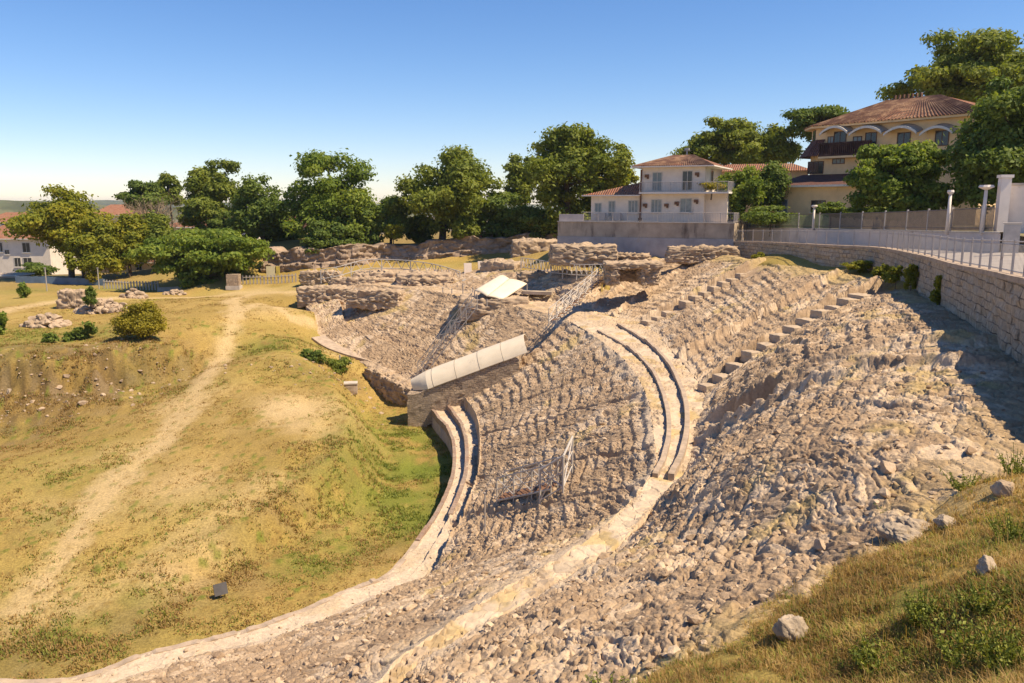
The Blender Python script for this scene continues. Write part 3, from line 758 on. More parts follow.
def convex(k, U):
    """the near side of the bowl flattens towards the rim"""
    cv = sstep(7.5, 9, U) * (1 - sstep(11.5, 12.7, U)); q = np.clip(k, 0, 1)
    return k + cv * (1 - (1 - q) ** 1.9 - q)
def upper_z(X, Y, Wm, L, S, U, t, zo, zr, jit):
    q = Wm / 0.78 + jit * .9
    ks = (np.floor(q) + sstep(0.58, 0.92, q - np.floor(q)) - jit * .9) / (L / 0.78)
    brk = sstep(.35, .6, fbm(X / 2.0, Y / 2.0, 309, 3))
    k = np.clip(t + (.18 + .40 * brk) * (ks - t), -0.05, 1.0)
    k = convex(k, U)
    return zo + (zr - zo) * k
def upper_tier():
    nt = 400
    U = US[:, None] * np.ones(nt)[None]; t = np.linspace(0, 1.06, nt)[None] * np.ones(len(US))[:, None]
    L = np.hypot(*(PR - PO)[:, :2].T)[:, None]
    XY = PO[:, None, :2] * (1 - t)[..., None] + PR[:, None, :2] * t[..., None]
    X, Y = XY[..., 0], XY[..., 1]; Wm = t * L; S = ARCO[:, None] * np.ones(nt)[None]
    zo, zr = PO[:, 2][:, None], PR[:, 2][:, None]
    jit = (fbm(X / 1.5, Y / 1.5, 305, 3) - .5)
    z = upper_z(X, Y, Wm, L, S, U, t, zo, zr, jit)
    h, tone, crack, tone2 = rubble(S.ravel(), Wm.ravel(), X.ravel(), Y.ravel(), 300)
    h = h.reshape(X.shape)
    m = (.5 + .5 * sstep(-0.3, 0.35, Wm + jit * .8)) * (1 - np.where((U > 8.2) & (U < 12), .25, .5) * sstep(0.90, 1.02, t + jit * .35))
    near = 1 - sstep(8, 10.5, U)
    dv = PR - PO; dv = dv / np.linalg.norm(dv, axis=1)[:, None]; nv = np.array([0, 0, 1.0]) - dv * dv[:, 2:3]; nv /= np.linalg.norm(nv, axis=1)[:, None]
    hh_ = h * m * (1.0 - .2 * near); z = z + hh_ * nv[:, 2:3]
    # radial ridges left by the stairs' side walls
    for u0, off, wd, hh in ((ST_A, -1.4, .35, -.1), (ST_A, 1.15, .40, .75), (ST_B, -1.3, .35, -.1), (ST_B, 1.1, .35, .6), (12.9, 0, .4, .55), (10.95, 1.4, .40, .25), (10.95, -1.6, .5, -.15), (10.7, 0, .3, .35), (15.0, 0, .35, .4), (15.7, 0, .3, .4)):
        s0 = arc_of(u0, True) + off
        z = z + hh * np.exp(-((S - s0 + jit * .5) / wd) ** 2) * m * (0.6 + .8 * fbm(Wm / 1.1, S / 1.1, 330, 3))
    # stair trenches: a clean ramp a little below the rubble
    tr = np.zeros_like(z)
    for u0 in (ST_A, ST_B):
        d = np.abs(S - arc_of(u0, True))
        k = 1 - sstep(0.72, 0.98, d)
        zz = zo + (zr - zo) * convex(np.clip(t, 0, 1), U) - 0.22
        z = z * (1 - k) + zz * k; tr = np.maximum(tr, k)
    # the broken vault opening beside the stairs, and two long hollows
    for u0, w0, w1_, hw, zb in ((10.95, 0.5, 3.5, .75, .28), (10.8, 1.2, 4.6, .45, .5), (13.45, 2.0, 6.0, .3, 1.0)):
        d = np.abs(S - arc_of(u0, True) + jit * 1.3)
        k = (1 - sstep(hw, hw + .35, d)) * sstep(w0 - .2, w0, Wm + jit) * (1 - sstep(w1_, w1_ + .5, Wm + jit * 2.2))
        zz = zo + zb + (0.22 if zb < .3 else .40) * Wm + h * .5
        z = z * (1 - k) + np.minimum(z, zz) * k
    C = rock_col(X.ravel(), Y.ravel(), tone, tone2, 340).reshape(*X.shape, 3)
    eg = (1 - sstep(.1, 1.0, Wm + jit * 2.5))[..., None] * .75
    C = C * (1 - eg) + PALE * .95 * eg
    rimk = (sstep(.88, 1.0, t + jit * .3) * np.where((U < 11.6) & (U > 8.5), .25, .7))[..., None]
    C = C * (1 - rimk) + DRY * rimk
    V = np.stack([X + hh_ * nv[:, 0:1], Y + hh_ * nv[:, 1:2], z], -1)
    V[:, -1, 2] -= 0.6
    sk = V[:, :1].copy(); sk[..., 2] -= 0.6
    V = np.concatenate([sk, V], 1); C = np.concatenate([C[:, :1], C], 1)
    me = np_mesh('upper_seating', V.reshape(-1, 3), grid_faces(len(US), nt + 1), 4, True)
    attr(me, 'col', C.reshape(-1, 3), 'FLOAT_COLOR')
    link('upper_seating', me, M['ruin'], amph)
    return V
VL = lower_tier(); walkway(); VU = upper_tier(); build_ground()

def cav_point(u, t, tier='lower'):
    uu = np.array([float(u)])
    a, b = (CE, CI) if tier == 'lower' else (CO, CR)
    A, B = catmull(a, uu)[0], catmull(b, uu)[0]
    return A * (1 - t) + B * t
def cav_z(x, y, tier=None):
    """height of the finished rubble nearest to (x, y)"""
    best = (1e9, 0)
    for V in ((VL, VU) if tier is None else ((VL,) if tier == 'lower' else (VU,))):
        s = V[::4, 1::4]
        d = (s[..., 0] - x) ** 2 + (s[..., 1] - y) ** 2
        i = np.unravel_index(np.argmin(d), d.shape)
        if d[i] < best[0]: best = (d[i], s[i][2])
    return float(best[1]), math.sqrt(best[0])

# a weathered stone mass
def rough_mesh(name, size, seed, n=5, amp=0.12, sc=1.0, flat=0.0):
    """a weathered stone mass: subdivided box, rounded, broken by cellular noise"""
    import bmesh
    bm = bmesh.new(); bmesh.ops.create_cube(bm, size=1)
    bmesh.ops.subdivide_edges(bm, edges=bm.edges[:], cuts=2 ** n - 1, use_grid_fill=True)
    V = np.array([v.co[:] for v in bm.verts]); Fc = np.array([[v.index for v in f.verts] for f in bm.faces]); bm.free()
    S = np.array(size, float)
    k = V / np.maximum(np.linalg.norm(V, axis=1), 1e-6)[:, None] * 0.62
    V = V * 0.86 + k * 0.14
    P = V * S
    nrm = V / np.linalg.norm(V, axis=1)[:, None]
    def tri(fn):
        a = fn(P[:, 1] + seed, P[:, 2] - seed, 0); b = fn(P[:, 0] + seed, P[:, 2] + 3.1, 7); c = fn(P[:, 0] - seed, P[:, 1] + 5.2, 13)
        w_ = np.abs(nrm) ** 4; w_ /= w_.sum(1)[:, None]
        return a * w_[:, 0] + b * w_[:, 1] + c * w_[:, 2]
    d = tri(lambda x, y, q: (lambda r: 0.9 * r[0] - 0.35 * (1 - sstep(0, .14, r[2] - r[1])))(facets(x / (.60 * sc) + .5 * fbm(x, y, 505, 3), y / (.36 * sc) + .5 * fbm(x, y, 508, 3), 500 + q + seed, 1.2)))
    d = d + 1.5 * (tri(lambda x, y, q: fbm(x / (1.3 * sc), y / (1.3 * sc), 520 + q + seed, 4)) - .5)
    P = P + nrm * (d * amp)[:, None]
    if flat: P[:, 2] *= flat
    me = np_mesh(name, P, Fc, 4, True)
    return me
# podium brick facings on the first two steps (thin curved courses)
def course(name, curve_fn, u0, u1, h, th, mt, zoff, parent, n=160, out=1):
    us = np.linspace(u0, u1, n); P = curve_fn(us)
    T = np.gradient(P[:, :2], axis=0); T /= np.hypot(*T.T)[:, None]
    N = np.c_[-T[:, 1], T[:, 0]]
    vs = []
    jz = (fbm(us * 3.1, us * 0 + 2.2, 401, 3) - .5) * 0.12 + (vnoise(np.floor(us * 6.3), us * 0, 407) - .5) * .10
    for i in range(n):
        a = P[i, :2] - N[i] * th / 2; b = P[i, :2] + N[i] * th / 2; z0 = P[i, 2] + zoff; 
        vs += [(a[0], a[1], z0 - .4), (a[0], a[1], z0 + h + jz[i]), (b[0], b[1], z0 + h + jz[i]), (b[0], b[1], z0 - .4)]
    fs = []
    for i in range(n - 1):
        b0 = 4 * i
        for j in range(3): fs.append((b0 + j, b0 + j + 1, b0 + 4 + j + 1, b0 + 4 + j))
    fs += [(0, 1, 2, 3), tuple(4 * (n - 1) + j for j in (3, 2, 1, 0))]
    mb = MB().add(vs, fs)
    return mb.build(name, mt, parent, uv=True)
def off_curve(k, width):
    def f(us):
        A = catmull(CE, us); B = catmull(CI, us); d = B - A
        L = np.hypot(d[:, 0], d[:, 1])[:, None]
        P = A + d / L * width; P[:, 2] = A[:, 2] + k
        return P
    return f
course('podium_step', off_curve(0, 0.08), 8.6, 14.9, 0.10, 0.22, M['brick'], 0.0, amph)
course('podium_step', off_curve(0.40, 1.50), 9.3, 14.9, 0.06, 0.24, M['brick'], 0.0, amph)
course('podium_step', off_curve(0.0, 0.06), 2.4, 8.6, 0.02, 0.3, M['kerb'], 0.0, amph)
# the two curved kerbs on the walkway
def kerb_curve(pxs):
    P = np.array([at(x, y, 8.25) for x, y in pxs])
    return lambda us: catmull(P, us)
K1 = [(598, 331), (622, 344), (642, 359), (657, 380), (666, 405), (669, 432), (664, 458), (655, 476)]
K2 = [(618, 325), (640, 338), (660, 354), (675, 376), (685, 402), (687, 428), (682, 455), (671, 478)]
course('kerb', kerb_curve(K1), 0, 7, 0.14, 0.20, M['kerb'], 0.0, amph)
course('kerb', kerb_curve(K2), 0, 7, 0.20, 0.22, M['kerb'], 0.0, amph)
# staircases: every surviving tread block
for u0, n in ((ST_A, 12), (ST_B, 11)):
    st = bpy.data.objects.new('staircase', None); COL.objects.link(st); st.parent = amph
    A, B = cav_point(u0, 0, 'upper'), cav_point(u0, 1, 'upper')
    ang = math.atan2(B[1] - A[1], B[0] - A[0])
    L = math.hypot(*(B - A)[:2])
    for i in range(n):
        t = (i + .3) / n * (.86 if u0 == ST_A else .84)
        if u0 == ST_B and i in (3,): continue
        p = A + (B - A) * t; p[2] = A[2] + (B[2] - A[2]) * float(convex(np.array([t]), np.array([u0]))[0])
        me = rough_mesh('step', (L / n * random.uniform(.62, .82), 1.08 + random.uniform(-.35, .12), 0.66), 400 + i + int(u0), 4, .05, .5)
        o = link('step', me, M['step'], st); o.location = (p[0], p[1], p[2] - .12 + random.uniform(-.09, .06)); o.rotation_euler = (random.uniform(-.05, .05), random.uniform(-.05, .05), ang + random.uniform(-.06, .06))

# loose stones: uncountable rubble strewn over the rows
def loose_stones():
    import bmesh
    protos = []
    for k in range(6):
        bm = bmesh.new(); bmesh.ops.create_icosphere(bm, subdivisions=2 if k < 3 else 1, radius=1)
        vs = np.array([v.co[:] for v in bm.verts]); fs = np.array([[v.index for v in f.verts] for f in bm.faces]); bm.free()
        r2 = np.random.default_rng(40 + k)
        for q in range(7):       # chop flat facets
            n = r2.normal(size=3); n /= np.linalg.norm(n); dd = vs @ n; lim = r2.uniform(.45, .75)
            vs = vs - np.outer(np.maximum(dd - lim, 0), n)
        vs *= np.array([1.25, .9, .65]); protos.append((vs, fs))
    VV, FF, CC = [], [], []; base = 0
    for V, cnt, pod in ((VL, 3500, 0), (VU, 4500, 0), (VL, 420, 1)):
        nu, nv = V.shape[:2]
        i = rng.integers(60, nu - 20, cnt); j = rng.integers(int(nv * .27 if V is VL else nv * .03), int(nv * .93), cnt)
        if pod: j = (j - nv * .27) / (nv * .66) * nv * .25; j = j.astype(int) + 6
        for a, b in zip(i, j):
            p = V[a, b]
            if V is VU and (abs(US[a] - ST_A) < .12 or abs(US[a] - ST_B) < .12): continue
            d = math.hypot(p[0], p[1])
            if d < 7: continue
            s = min(0.20, 0.02 + rng.exponential(0.026)); vs, fs = protos[rng.integers(0, 6) if d < 35 else rng.integers(3, 6)]
            q = Matrix.Rotation(rng.uniform(0, 6.28), 3, 'Z') @ Matrix.Rotation(rng.uniform(-.5, .5), 3, 'X')
            w_ = (vs * s) @ np.array(q).T + p + np.array([0, 0, s * .2])
            VV.append(w_); FF.append(fs + base); base += len(vs)
            t = rng.uniform(); CC.append(np.tile(ROCK_B * (1 - t) + ROCK_C * t, (len(vs), 1)))
    me = np_mesh('loose_stones', np.concatenate(VV), np.concatenate(FF), 3, False)
    attr(me, 'col', np.concatenate(CC), 'FLOAT_COLOR')
    o = link('loose_stones', me, M['ruin'])
    tag(o, 'loose broken stones strewn over the eroded seating rows', 'rubble', kind='stuff')
loose_stones()
# ------------------------------------------------------------------ rough stone masses
M['ruin_stone'] = simple('weathered_ruin_stone', (0.37, 0.275, 0.19), 0.95, var=0.35, scale=1.6, bmp=0.7, dirt=((0.19, 0.14, 0.10), 1.0, 0.58))
M['rock_face'] = simple('dim_rock_face', (0.30, 0.22, 0.16), 0.95, var=0.35, scale=0.8, bmp=0.7, dirt=((0.17, 0.12, 0.09), 0.5, 0.55, (1, 1, .5)))

def rough_thing(name, label, cat, px0, px1, ytop, ybot, z, depth, seed, amp=.15, sc=1.0, group=None, n=5, m='ruin_stone', rz=0.0, sink=.8):
    p = at((px0 + px1) / 2, ybot, z); d = p[1]
    wd = (px1 - px0) / F * d; ht = at(0, ytop, d=d)[2] - z
    me = rough_mesh(name, (wd, depth, ht * (1 + sink)), seed, n, amp, sc)
    o = link(name, me, M[m]); o.location = (p[0], p[1] + depth / 2, z + ht / 2 - ht * sink / 2); o.rotation_euler[2] = rz
    return tag(o, label, cat, group)

# long far rock wall
def far_wall():
    P = np.array([[b[0], b[1], b[2]] for b, t in FW]); T = np.array([t for b, t in FW])
    nu, nv = 520, 44
    u = np.linspace(0, len(P) - 1, nu); C = catmull(P, u); tops = np.interp(u, np.arange(len(T)), T)
    tg = np.gradient(C[:, :2], axis=0); tg /= np.hypot(*tg.T)[:, None]; nr_ = np.c_[tg[:, 1], -tg[:, 0]]
    arc = np.r_[0, np.cumsum(np.hypot(*np.diff(C[:, :2], axis=0).T))]
    v = np.linspace(0, 1.3, nv)
    A = arc[:, None] * np.ones(nv); Vv = v[None] * np.ones((nu, 1))
    ragged = (fbm(arc / 3.0, arc * 0 + 1, 601, 4) - .5) * 1.3 + (vnoise(arc / 1.2, arc * 0 + 5, 605) - .5) * .5
    H = (tops - C[:, 2] + ragged + .6)[:, None]
    z = C[:, 2][:, None] - .6 + H * np.minimum(Vv, 1)
    a, f1, f2, b = facets(A / .9 + .6 * fbm(A, z, 612, 3), z / .5 + .5 * fbm(A, z, 613, 3), 611, 1.3)
    dsp = .40 * a - .12 * (1 - sstep(0, .12, f2 - f1)) + 1.3 * (fbm(A / 3, z / 2, 615, 4) - .5) - .5 * (Vv > .5)
    back = np.maximum(Vv - 1, 0) / .3 * 5.0
    X = C[:, 0][:, None] + nr_[:, 0][:, None] * (dsp * (Vv <= 1) - back); Y = C[:, 1][:, None] + nr_[:, 1][:, None] * (dsp * (Vv <= 1) - back)
    z = z + (Vv > 1) * (0.25 * (fbm(X, Y, 621, 3) - .5) - (Vv > 1.25) * 1.2)
    me = np_mesh('rock_wall', np.stack([X, Y, z], -1).reshape(-1, 3), grid_faces(nu, nv), 4, True)
    o = link('rock_wall', me, M['rock_face'])
    tag(o, 'long weathered rock wall behind the far end of the ruins, below the trees', 'wall')
far_wall()

rough_thing('ruined_wall', 'low crumbling wall of brown stone at the left end of the far ruins', 'ruin', 296, 352, 288, 299, 7.6, 2.5, 3, 0.4, 0.75, 'broken walls at the far end of the ruins', rz=-.1)
rough_thing('ruined_wall', 'second low crumbling stone wall, just right of the leftmost one in the far ruins', 'ruin', 345, 402, 291, 301, 8.0, 2.2, 5, 0.4, 0.75, 'broken walls at the far end of the ruins', rz=-.15)
rough_thing('ruined_wall', 'pale mound of ruined masonry under the arched truss walkway', 'ruin', 352, 405, 273, 282, 8.9, 4, 8, 0.4, 0.75, 'broken walls at the far end of the ruins')
rough_thing('ruined_wall', 'small broken wall between the truss walkway and the folded white cover', 'ruin', 396, 450, 274, 286, 9.0, 3, 9, 0.4, 0.75, 'broken walls at the far end of the ruins')
rough_thing('ruined_wall', 'tall ochre ruined wall behind the folded white cover, left of the straight truss railing', 'ruin', 483, 524, 262, 283, 9.3, 3, 12, 0.4, 0.75, 'broken walls at the far end of the ruins', rz=-.5)
rough_thing('ruined_wall', 'broad pale ruined ledge against the rock wall above the straight truss railing', 'ruin', 512, 560, 241, 260, 11.0, 4, 14, 0.4, 0.75, 'broken walls at the far end of the ruins')
rough_thing('ruined_wall', 'stepped ruined ledge below the left end of the white house terrace', 'ruin', 552, 618, 246, 257, 12.9, 4, 15, 0.4, 0.75, 'broken walls at the far end of the ruins')
rough_thing('ruined_wall', 'low dark course of stones on the rim between the stone vault and the retaining wall', 'ruin', 668, 738, 247, 256, 13.0, .9, 17, .35, .5, 'broken walls at the far end of the ruins', rz=-.05)
for k_, (x0_, x1_, yt_, yb_, z_, dp_, lab_) in enumerate((
    (330, 395, 279, 285, 8.9, 1.2, 'thin low ruined course just under the left part of the arched truss'),
    (408, 452, 279, 285, 9.2, 1.2, 'thin low ruined course between the arched truss and the short grey posts'),
    (300, 340, 272, 279, 8.7, 1.5, 'low ruined course at the foot of the rock wall, left of the arched truss'),
    (520, 598, 272, 280, 10.3, 1.5, 'long low ruined course carrying the straight truss railing'),
    (505, 545, 282, 289, 9.4, 1.2, 'low broken course right of the folded white cover'),
    (600, 650, 254, 260, 12.3, 1.2, 'low broken course along the top edge above the stone vault'))):
    rough_thing('ruined_wall', lab_, 'ruin', x0_, x1_, yt_, yb_, z_, dp_, 130 + k_, .45, .55, 'broken walls at the far end of the ruins')
rv = thing('ruined_vault', 'ruined stone vault with a dark opening below the white house terrace', 'ruin', at(630, 272, 12.0))
o_ = np.array(rv.location)
for nm, c, s, sd_ in (('pier', (-1.5, .8, -.3), (1.2, 2.4, 1.6), 21), ('pier', (1.7, .8, -.3), (1.6, 2.4, 1.6), 22), ('lintel', (0.3, .8, .55), (5.0, 2.8, .55), 23), ('back_wall', (0, 2.2, -.3), (3.0, .7, 1.5), 24)):
    q = link(nm, rough_mesh(nm, s, sd_, 5, .3, .6), M['ruin_stone'], rv); q.location = c

# ------------------------------------------------------------------ retaining wall, street, railing
def resample(P, n):
    P = np.asarray(P, float); return catmull(P, np.linspace(0, len(P) - 1, n))
WP = resample(np.c_[WALLP, WALLB][:, :3], 160); WB = np.interp(np.linspace(0, len(WALLB) - 1, 160), np.arange(len(WALLB)), WALLB)
WT = np.gradient(WP[:, :2], axis=0); WT /= np.hypot(*WT.T)[:, None]; WN = np.c_[WT[:, 1], -WT[:, 0]]      # outward (street side)
WARC = np.r_[0, np.cumsum(np.hypot(*np.diff(WP[:, :2], axis=0).T))]
def curved_wall(name, m, parent, P, N, arc, z0, z1, th, rough=0.0, k=0, uvs=True, rag=0.0, nv=14):
    """solid wall along a plan curve; face at P, thickness th along N"""
    n = len(P); P = np.asarray(P)
    if rough:
        nn = n * 5; s = np.linspace(0, arc[-1], nn)
        f = lambda a: np.interp(s, arc, a)
        P2 = np.c_[f(P[:, 0]), f(P[:, 1])]; N = np.c_[f(N[:, 0]), f(N[:, 1])]; z0, z1 = f(z0), f(z1); arc = s; n = nn
    else: P2 = P[:, :2]
    if rag: z1 = z1 + rag * (fbm(arc / 1.6, arc * 0 + k, 700 + k, 4) - .5) * 2
    t = np.linspace(0, 1, nv)
    A = arc[:, None] * np.ones(nv); Z = z0[:, None] + (z1 - z0)[:, None] * t
    ds = np.zeros_like(Z)
    if rough:
        row = np.floor(Z / .30); f1, f2, a, b = worley(A / .55 + row * .37, row + .5 + 0 * A, 710 + k)
        ds = rough * ((a - .5) * 1.1 + 1.2 * (fbm(A / .5, Z / .4, 720 + k, 3) - .5))
    X = P2[:, 0][:, None] + N[:, 0][:, None] * ds; Y = P2[:, 1][:, None] + N[:, 1][:, None] * ds
    fr = np.stack([X, Y, Z], -1)
    bk = np.stack([P2[:, 0] + N[:, 0] * th, P2[:, 1] + N[:, 1] * th, z1], -1)[:, None]
    b2 = bk.copy(); b2[..., 2] = z0[:, None]
    V = np.concatenate([fr, bk, b2], 1)
    me = np_mesh(name, V.reshape(-1, 3), grid_faces(n, nv + 2), 4, False)
    uvl = me.uv_layers.new(name='UVMap')
    U = np.concatenate([A, A[:, :1], A[:, :1]], 1); W_ = np.concatenate([Z, Z[:, -1:] + th, Z[:, -1:] + th + 2], 1)
    li = np.empty(len(me.loops), np.int32); me.loops.foreach_get('vertex_index', li)
    uvl.data.foreach_set('uv', np.stack([U.ravel()[li], W_.ravel()[li]], 1).astype(np.float32).ravel())
    return link(name, me, m, parent)
rw = thing('retaining_wall', 'long curved retaining wall of coursed stone carrying the street along the right rim', 'wall', (0, 0, 0))
nfar = 96
curved_wall('wall_face', M['masonry'], rw, WP[:, :2], WN, WARC, WB - .9, WP[:, 2] - .16, .55, .10, 1)
curved_wall('coping', M['kerb'], rw, WP[:, :2] - WN * .05, WN, WARC, WP[:, 2] - .16, WP[:, 2] + .02, .62, .03, 2, nv=4)

WW = [w(27.5, 8, 15.9), w(27.2, 24, 15.8), w(25.6, 36, 15.6), (lambda p: w(p[0], p[1], 15.55))(at(1001, 231, d=41.5))]
WWT = []
for px, d, py, zs in ((1001, 41.5, 232, 15.5), (984, 44.5, 231.5, 15.4), (945, 50, 231, 15.2), (882, 62, 229.5, 14.7), (800, 78, 228, 14.0), (745, 87, 227.5, 13.7), (716, 93, 227.5, 13.6)):
    p = at(px, py, d=d); WWT.append((p, zs))
WWP = resample([[p[0], p[1], p[2]] for p, z in WWT], 70); WWB = np.interp(np.linspace(0, len(WWT) - 1, 70), np.arange(len(WWT)), [z for p, z in WWT])
t_ = np.gradient(WWP[:, :2], axis=0); t_ /= np.hypot(*t_.T)[:, None]; WWN = np.c_[t_[:, 1], -t_[:, 0]]
WWA = np.r_[0, np.cumsum(np.hypot(*np.diff(WWP[:, :2], axis=0).T))]
# street sheet
def strip(name, A, B, nacross, m, zf=0.0):
    n = len(A); t = np.linspace(0, 1, nacross)
    V = A[:, None] * (1 - t)[None, :, None] + B[:, None] * t[None, :, None]
    V[..., 2] += zf
    me = np_mesh(name, V.reshape(-1, 3), grid_faces(n, nacross), 4, True)
    if me.polygons[0].normal.z < 0: me.flip_normals()
    o = link(name, me, m); return tag(o, kind='structure')
outer = np.concatenate([np.array([p for p in WW[:3]]), np.c_[WWP[:, :2], WWB]])
oa = np.r_[0, np.cumsum(np.hypot(*np.diff(outer[:, :2], axis=0).T))]; oa /= oa[-1]; ia = WARC / WARC[-1]
ss = np.linspace(0, 1, 90)
SI = np.stack([np.interp(ss, ia, WP[:, j] + (WN[:, j] * .45 if j < 2 else 0)) for j in range(3)], 1); SO = np.stack([np.interp(ss, oa, outer[:, j] + (0.2 if j == 0 else 0)) for j in range(3)], 1)
SI[:, 2] -= .02
strip('street', SI, SO, 12, M['street'])
EXT = SO.copy(); EXT[:, :2] += np.array([30, -6]) * (1 - ss)[:, None]
strip('street', SO[:36] - [0, 0, .004], EXT[:36] - [0, 0, .004], 4, M['street'])
ww = thing('street_wall', 'long low whitewashed wall on the far side of the street, topped by a fence', 'wall', (0, 0, 0))
curved_wall('wall_face', M['wall_white'], ww, WWP[:, :2], WWN, WWA, WWB - .5, WWP[:, 2] - .08, .35, .012, 5)
curved_wall('coping', M['concrete'], ww, WWP[:, :2] - WWN * .05, WWN, WWA, WWP[:, 2] - .08, WWP[:, 2], .45, 0.0, 6, nv=3)
# garden behind the street wall
gi = np.c_[WWP[:, :2] + WWN * .3, WWP[:, 2] - .12]; gi = np.concatenate([[[30.5, 38, 15.7]], gi]); go = gi.copy(); 
go[:, :2] = gi[:, :2] + np.linspace(0, 1, len(gi))[:, None] * np.array([10, 40]) + (1 - np.linspace(0, 1, len(gi)))[:, None] * np.array([60, 6]) + np.array([10, 12])
go[:, 2] += .4
strip('garden_ground', gi, go, 30, simple('garden_earth', (0.17, 0.14, 0.06), 0.95, var=.4, scale=1.2, bmp=.5))

def along(P, arc, s): return np.array([np.interp(s, arc, P[:, j]) for j in range(P.shape[1])])
# railing on the retaining wall
rl = thing('street_railing', 'long grey metal railing with thin bars on top of the curved retaining wall', 'railing', (0, 0, 0))
rp = WP.copy(); rp[:, :2] += WN * .22; rp = rp[20:]
ra = np.r_[0, np.cumsum(np.hypot(*np.diff(rp[:, :2], axis=0).T))]
bars, top_, post_s = MB(), MB(), 1.75
npst = int(ra[-1] / post_s)
for i in range(npst + 1):
    p = along(rp, ra, i * post_s)
    MB().box((p[0], p[1], p[2] + .58), (.075, .075, 1.16), math.atan2(WT[0, 1], WT[0, 0])).build('post', M['metal_pale'], rl)
for i in range(int(ra[-1] / .17)):
    p = along(rp, ra, i * .17); bars.box((p[0], p[1], p[2] + .53), (.010, .010, .92))
for i in range(npst * 2):
    a, b = along(rp, ra, i * post_s / 2), along(rp, ra, (i + 1) * post_s / 2)
    top_.tube((a[0], a[1], a[2] + 1.08), (b[0], b[1], b[2] + 1.08), .024, n=5)
    bars.tube((a[0], a[1], a[2] + .12), (b[0], b[1], b[2] + .12), .018, n=4); bars.tube((a[0], a[1], a[2] + .98), (b[0], b[1], b[2] + .98), .016, n=4)
bars.build('bars', M['metal_pale'], rl); top_.build('top_rail', M['metal_pale'], rl)
# fence on the street wall
fn = thing('garden_fence', 'brown picket fence with a top rail standing on the low white street wall', 'fence', (0, 0, 0))
pk, rr_, rr2 = MB(), MB(), MB(); s0 = 2.4
fp = WWP.copy(); fp[:, :2] += WWN * .17
L_ = WWA[-1]
green0 = 0.60 * L_
gk = MB()
for i in range(int((L_ - s0) / .16)):
    s = s0 + i * .16; p = along(fp, WWA, s)
    (pk if s < green0 else gk).box((p[0], p[1], p[2] + .66), (.065, .03, 1.26), math.atan2(*along(np.c_[t_[:, 1], t_[:, 0]], WWA, s)), taper=.9)
for i in range(40):
    a, b = along(fp, WWA, s0 + (L_ - s0) * i / 40), along(fp, WWA, s0 + (L_ - s0) * (i + 1) / 40)
    for hz, m_ in ((.2, rr_), (1.3, rr2)): m_.tube((a[0], a[1], a[2] + hz), (b[0], b[1], b[2] + hz), .035, n=4)
pk.build('pickets', M['fence_paint'], fn); gk.build('pickets', M['fence_green'], fn); rr_.build('rail', M['fence_paint'], fn); rr2.build('rail', M['fence_paint'], fn)
for i in range(12):
    p = along(fp, WWA, s0 + (L_ - s0) * (i + .4) / 12); MB().box((p[0], p[1], p[2] + .72), (.11, .11, 1.44)).build('post', M['metal_pale'], fn)

def street_lamp(px, pyb, pyt, d, label, capr):
    b = at(px, pyb, d=d); t = at(px, pyt, d=d); h = t[2] - b[2] + .15
    th = thing('lamp_post', label, 'lamp post', (b[0], b[1], b[2] - .15), group='pale posts along the street wall')
    MB().tube((0, 0, 0), (0, 0, h - .25), .12, .085, 12).build('post', M['pillar'], th, True)
    MB().tube((0, 0, h - .25), (0, 0, h - .12), .13, capr, 12).tube((0, 0, h - .12), (0, 0, h), capr, capr * .85, 12).build('cap', M['pillar'], th)
street_lamp(947, 232, 190, 49.5, 'square-topped pale concrete post on the street wall, left of the flared one', .20)
street_lamp(982, 232, 185, 44.8, 'pale concrete post with wide flared cap on the street wall beside the tall gate pillar', .40)
street_lamp(813, 229, 205, 75, 'short pale lamp post on the street wall in front of the cream villa annex', .28)

gp = at(998, 249, 15.5)
pl = thing('gate_pillar', 'tall square cream gate pillar at the right end of the street wall', 'pillar', (gp[0], gp[1], 15.35), R(-12))
hgt = at(1000, 178, d=gp[1])[2] - 15.35
MB().box((0, 0, hgt / 2), (.5, .5, hgt)).build('shaft', M['pillar'], pl)
MB().box((0, 0, hgt + .09), (.64, .64, .16)).box((0, 0, .12), (.6, .6, .24)).build('cap', M['pillar'], pl)
bw_ = thing('boundary_wall', 'high cream wall with a sloping top at the right edge beside the gate pillar', 'wall', (gp[0] + .2, gp[1] + .3, 15.3), R(-35))
mb = MB(); mb.slab([(.3, 0), (7, 0), (7, .35), (.3, .35)], 0, hgt - .35); mb.build('wall_face', M['pillar'], bw_)
MB().lohi((.3, -.06, hgt - .348), (7, .41, hgt - .22)).build('coping', M['concrete'], bw_)
ub = at(1011, 240, d=39.3)
cb = thing('utility_cabinet', 'grey metal utility cabinet standing on the street beside the gate pillar', 'cabinet', (ub[0], ub[1], 15.55), R(-30))
MB().box((0, 0, .75), (.7, .35, 1.4)).build('body', M['dish'], cb); MB().box((0, 0, 1.48), (.8, .45, .06)).build('lid', M['concrete'], cb); MB().box((0, -.185, .75), (.6, .02, 1.2)).build('door', M['metal_pale'], cb)

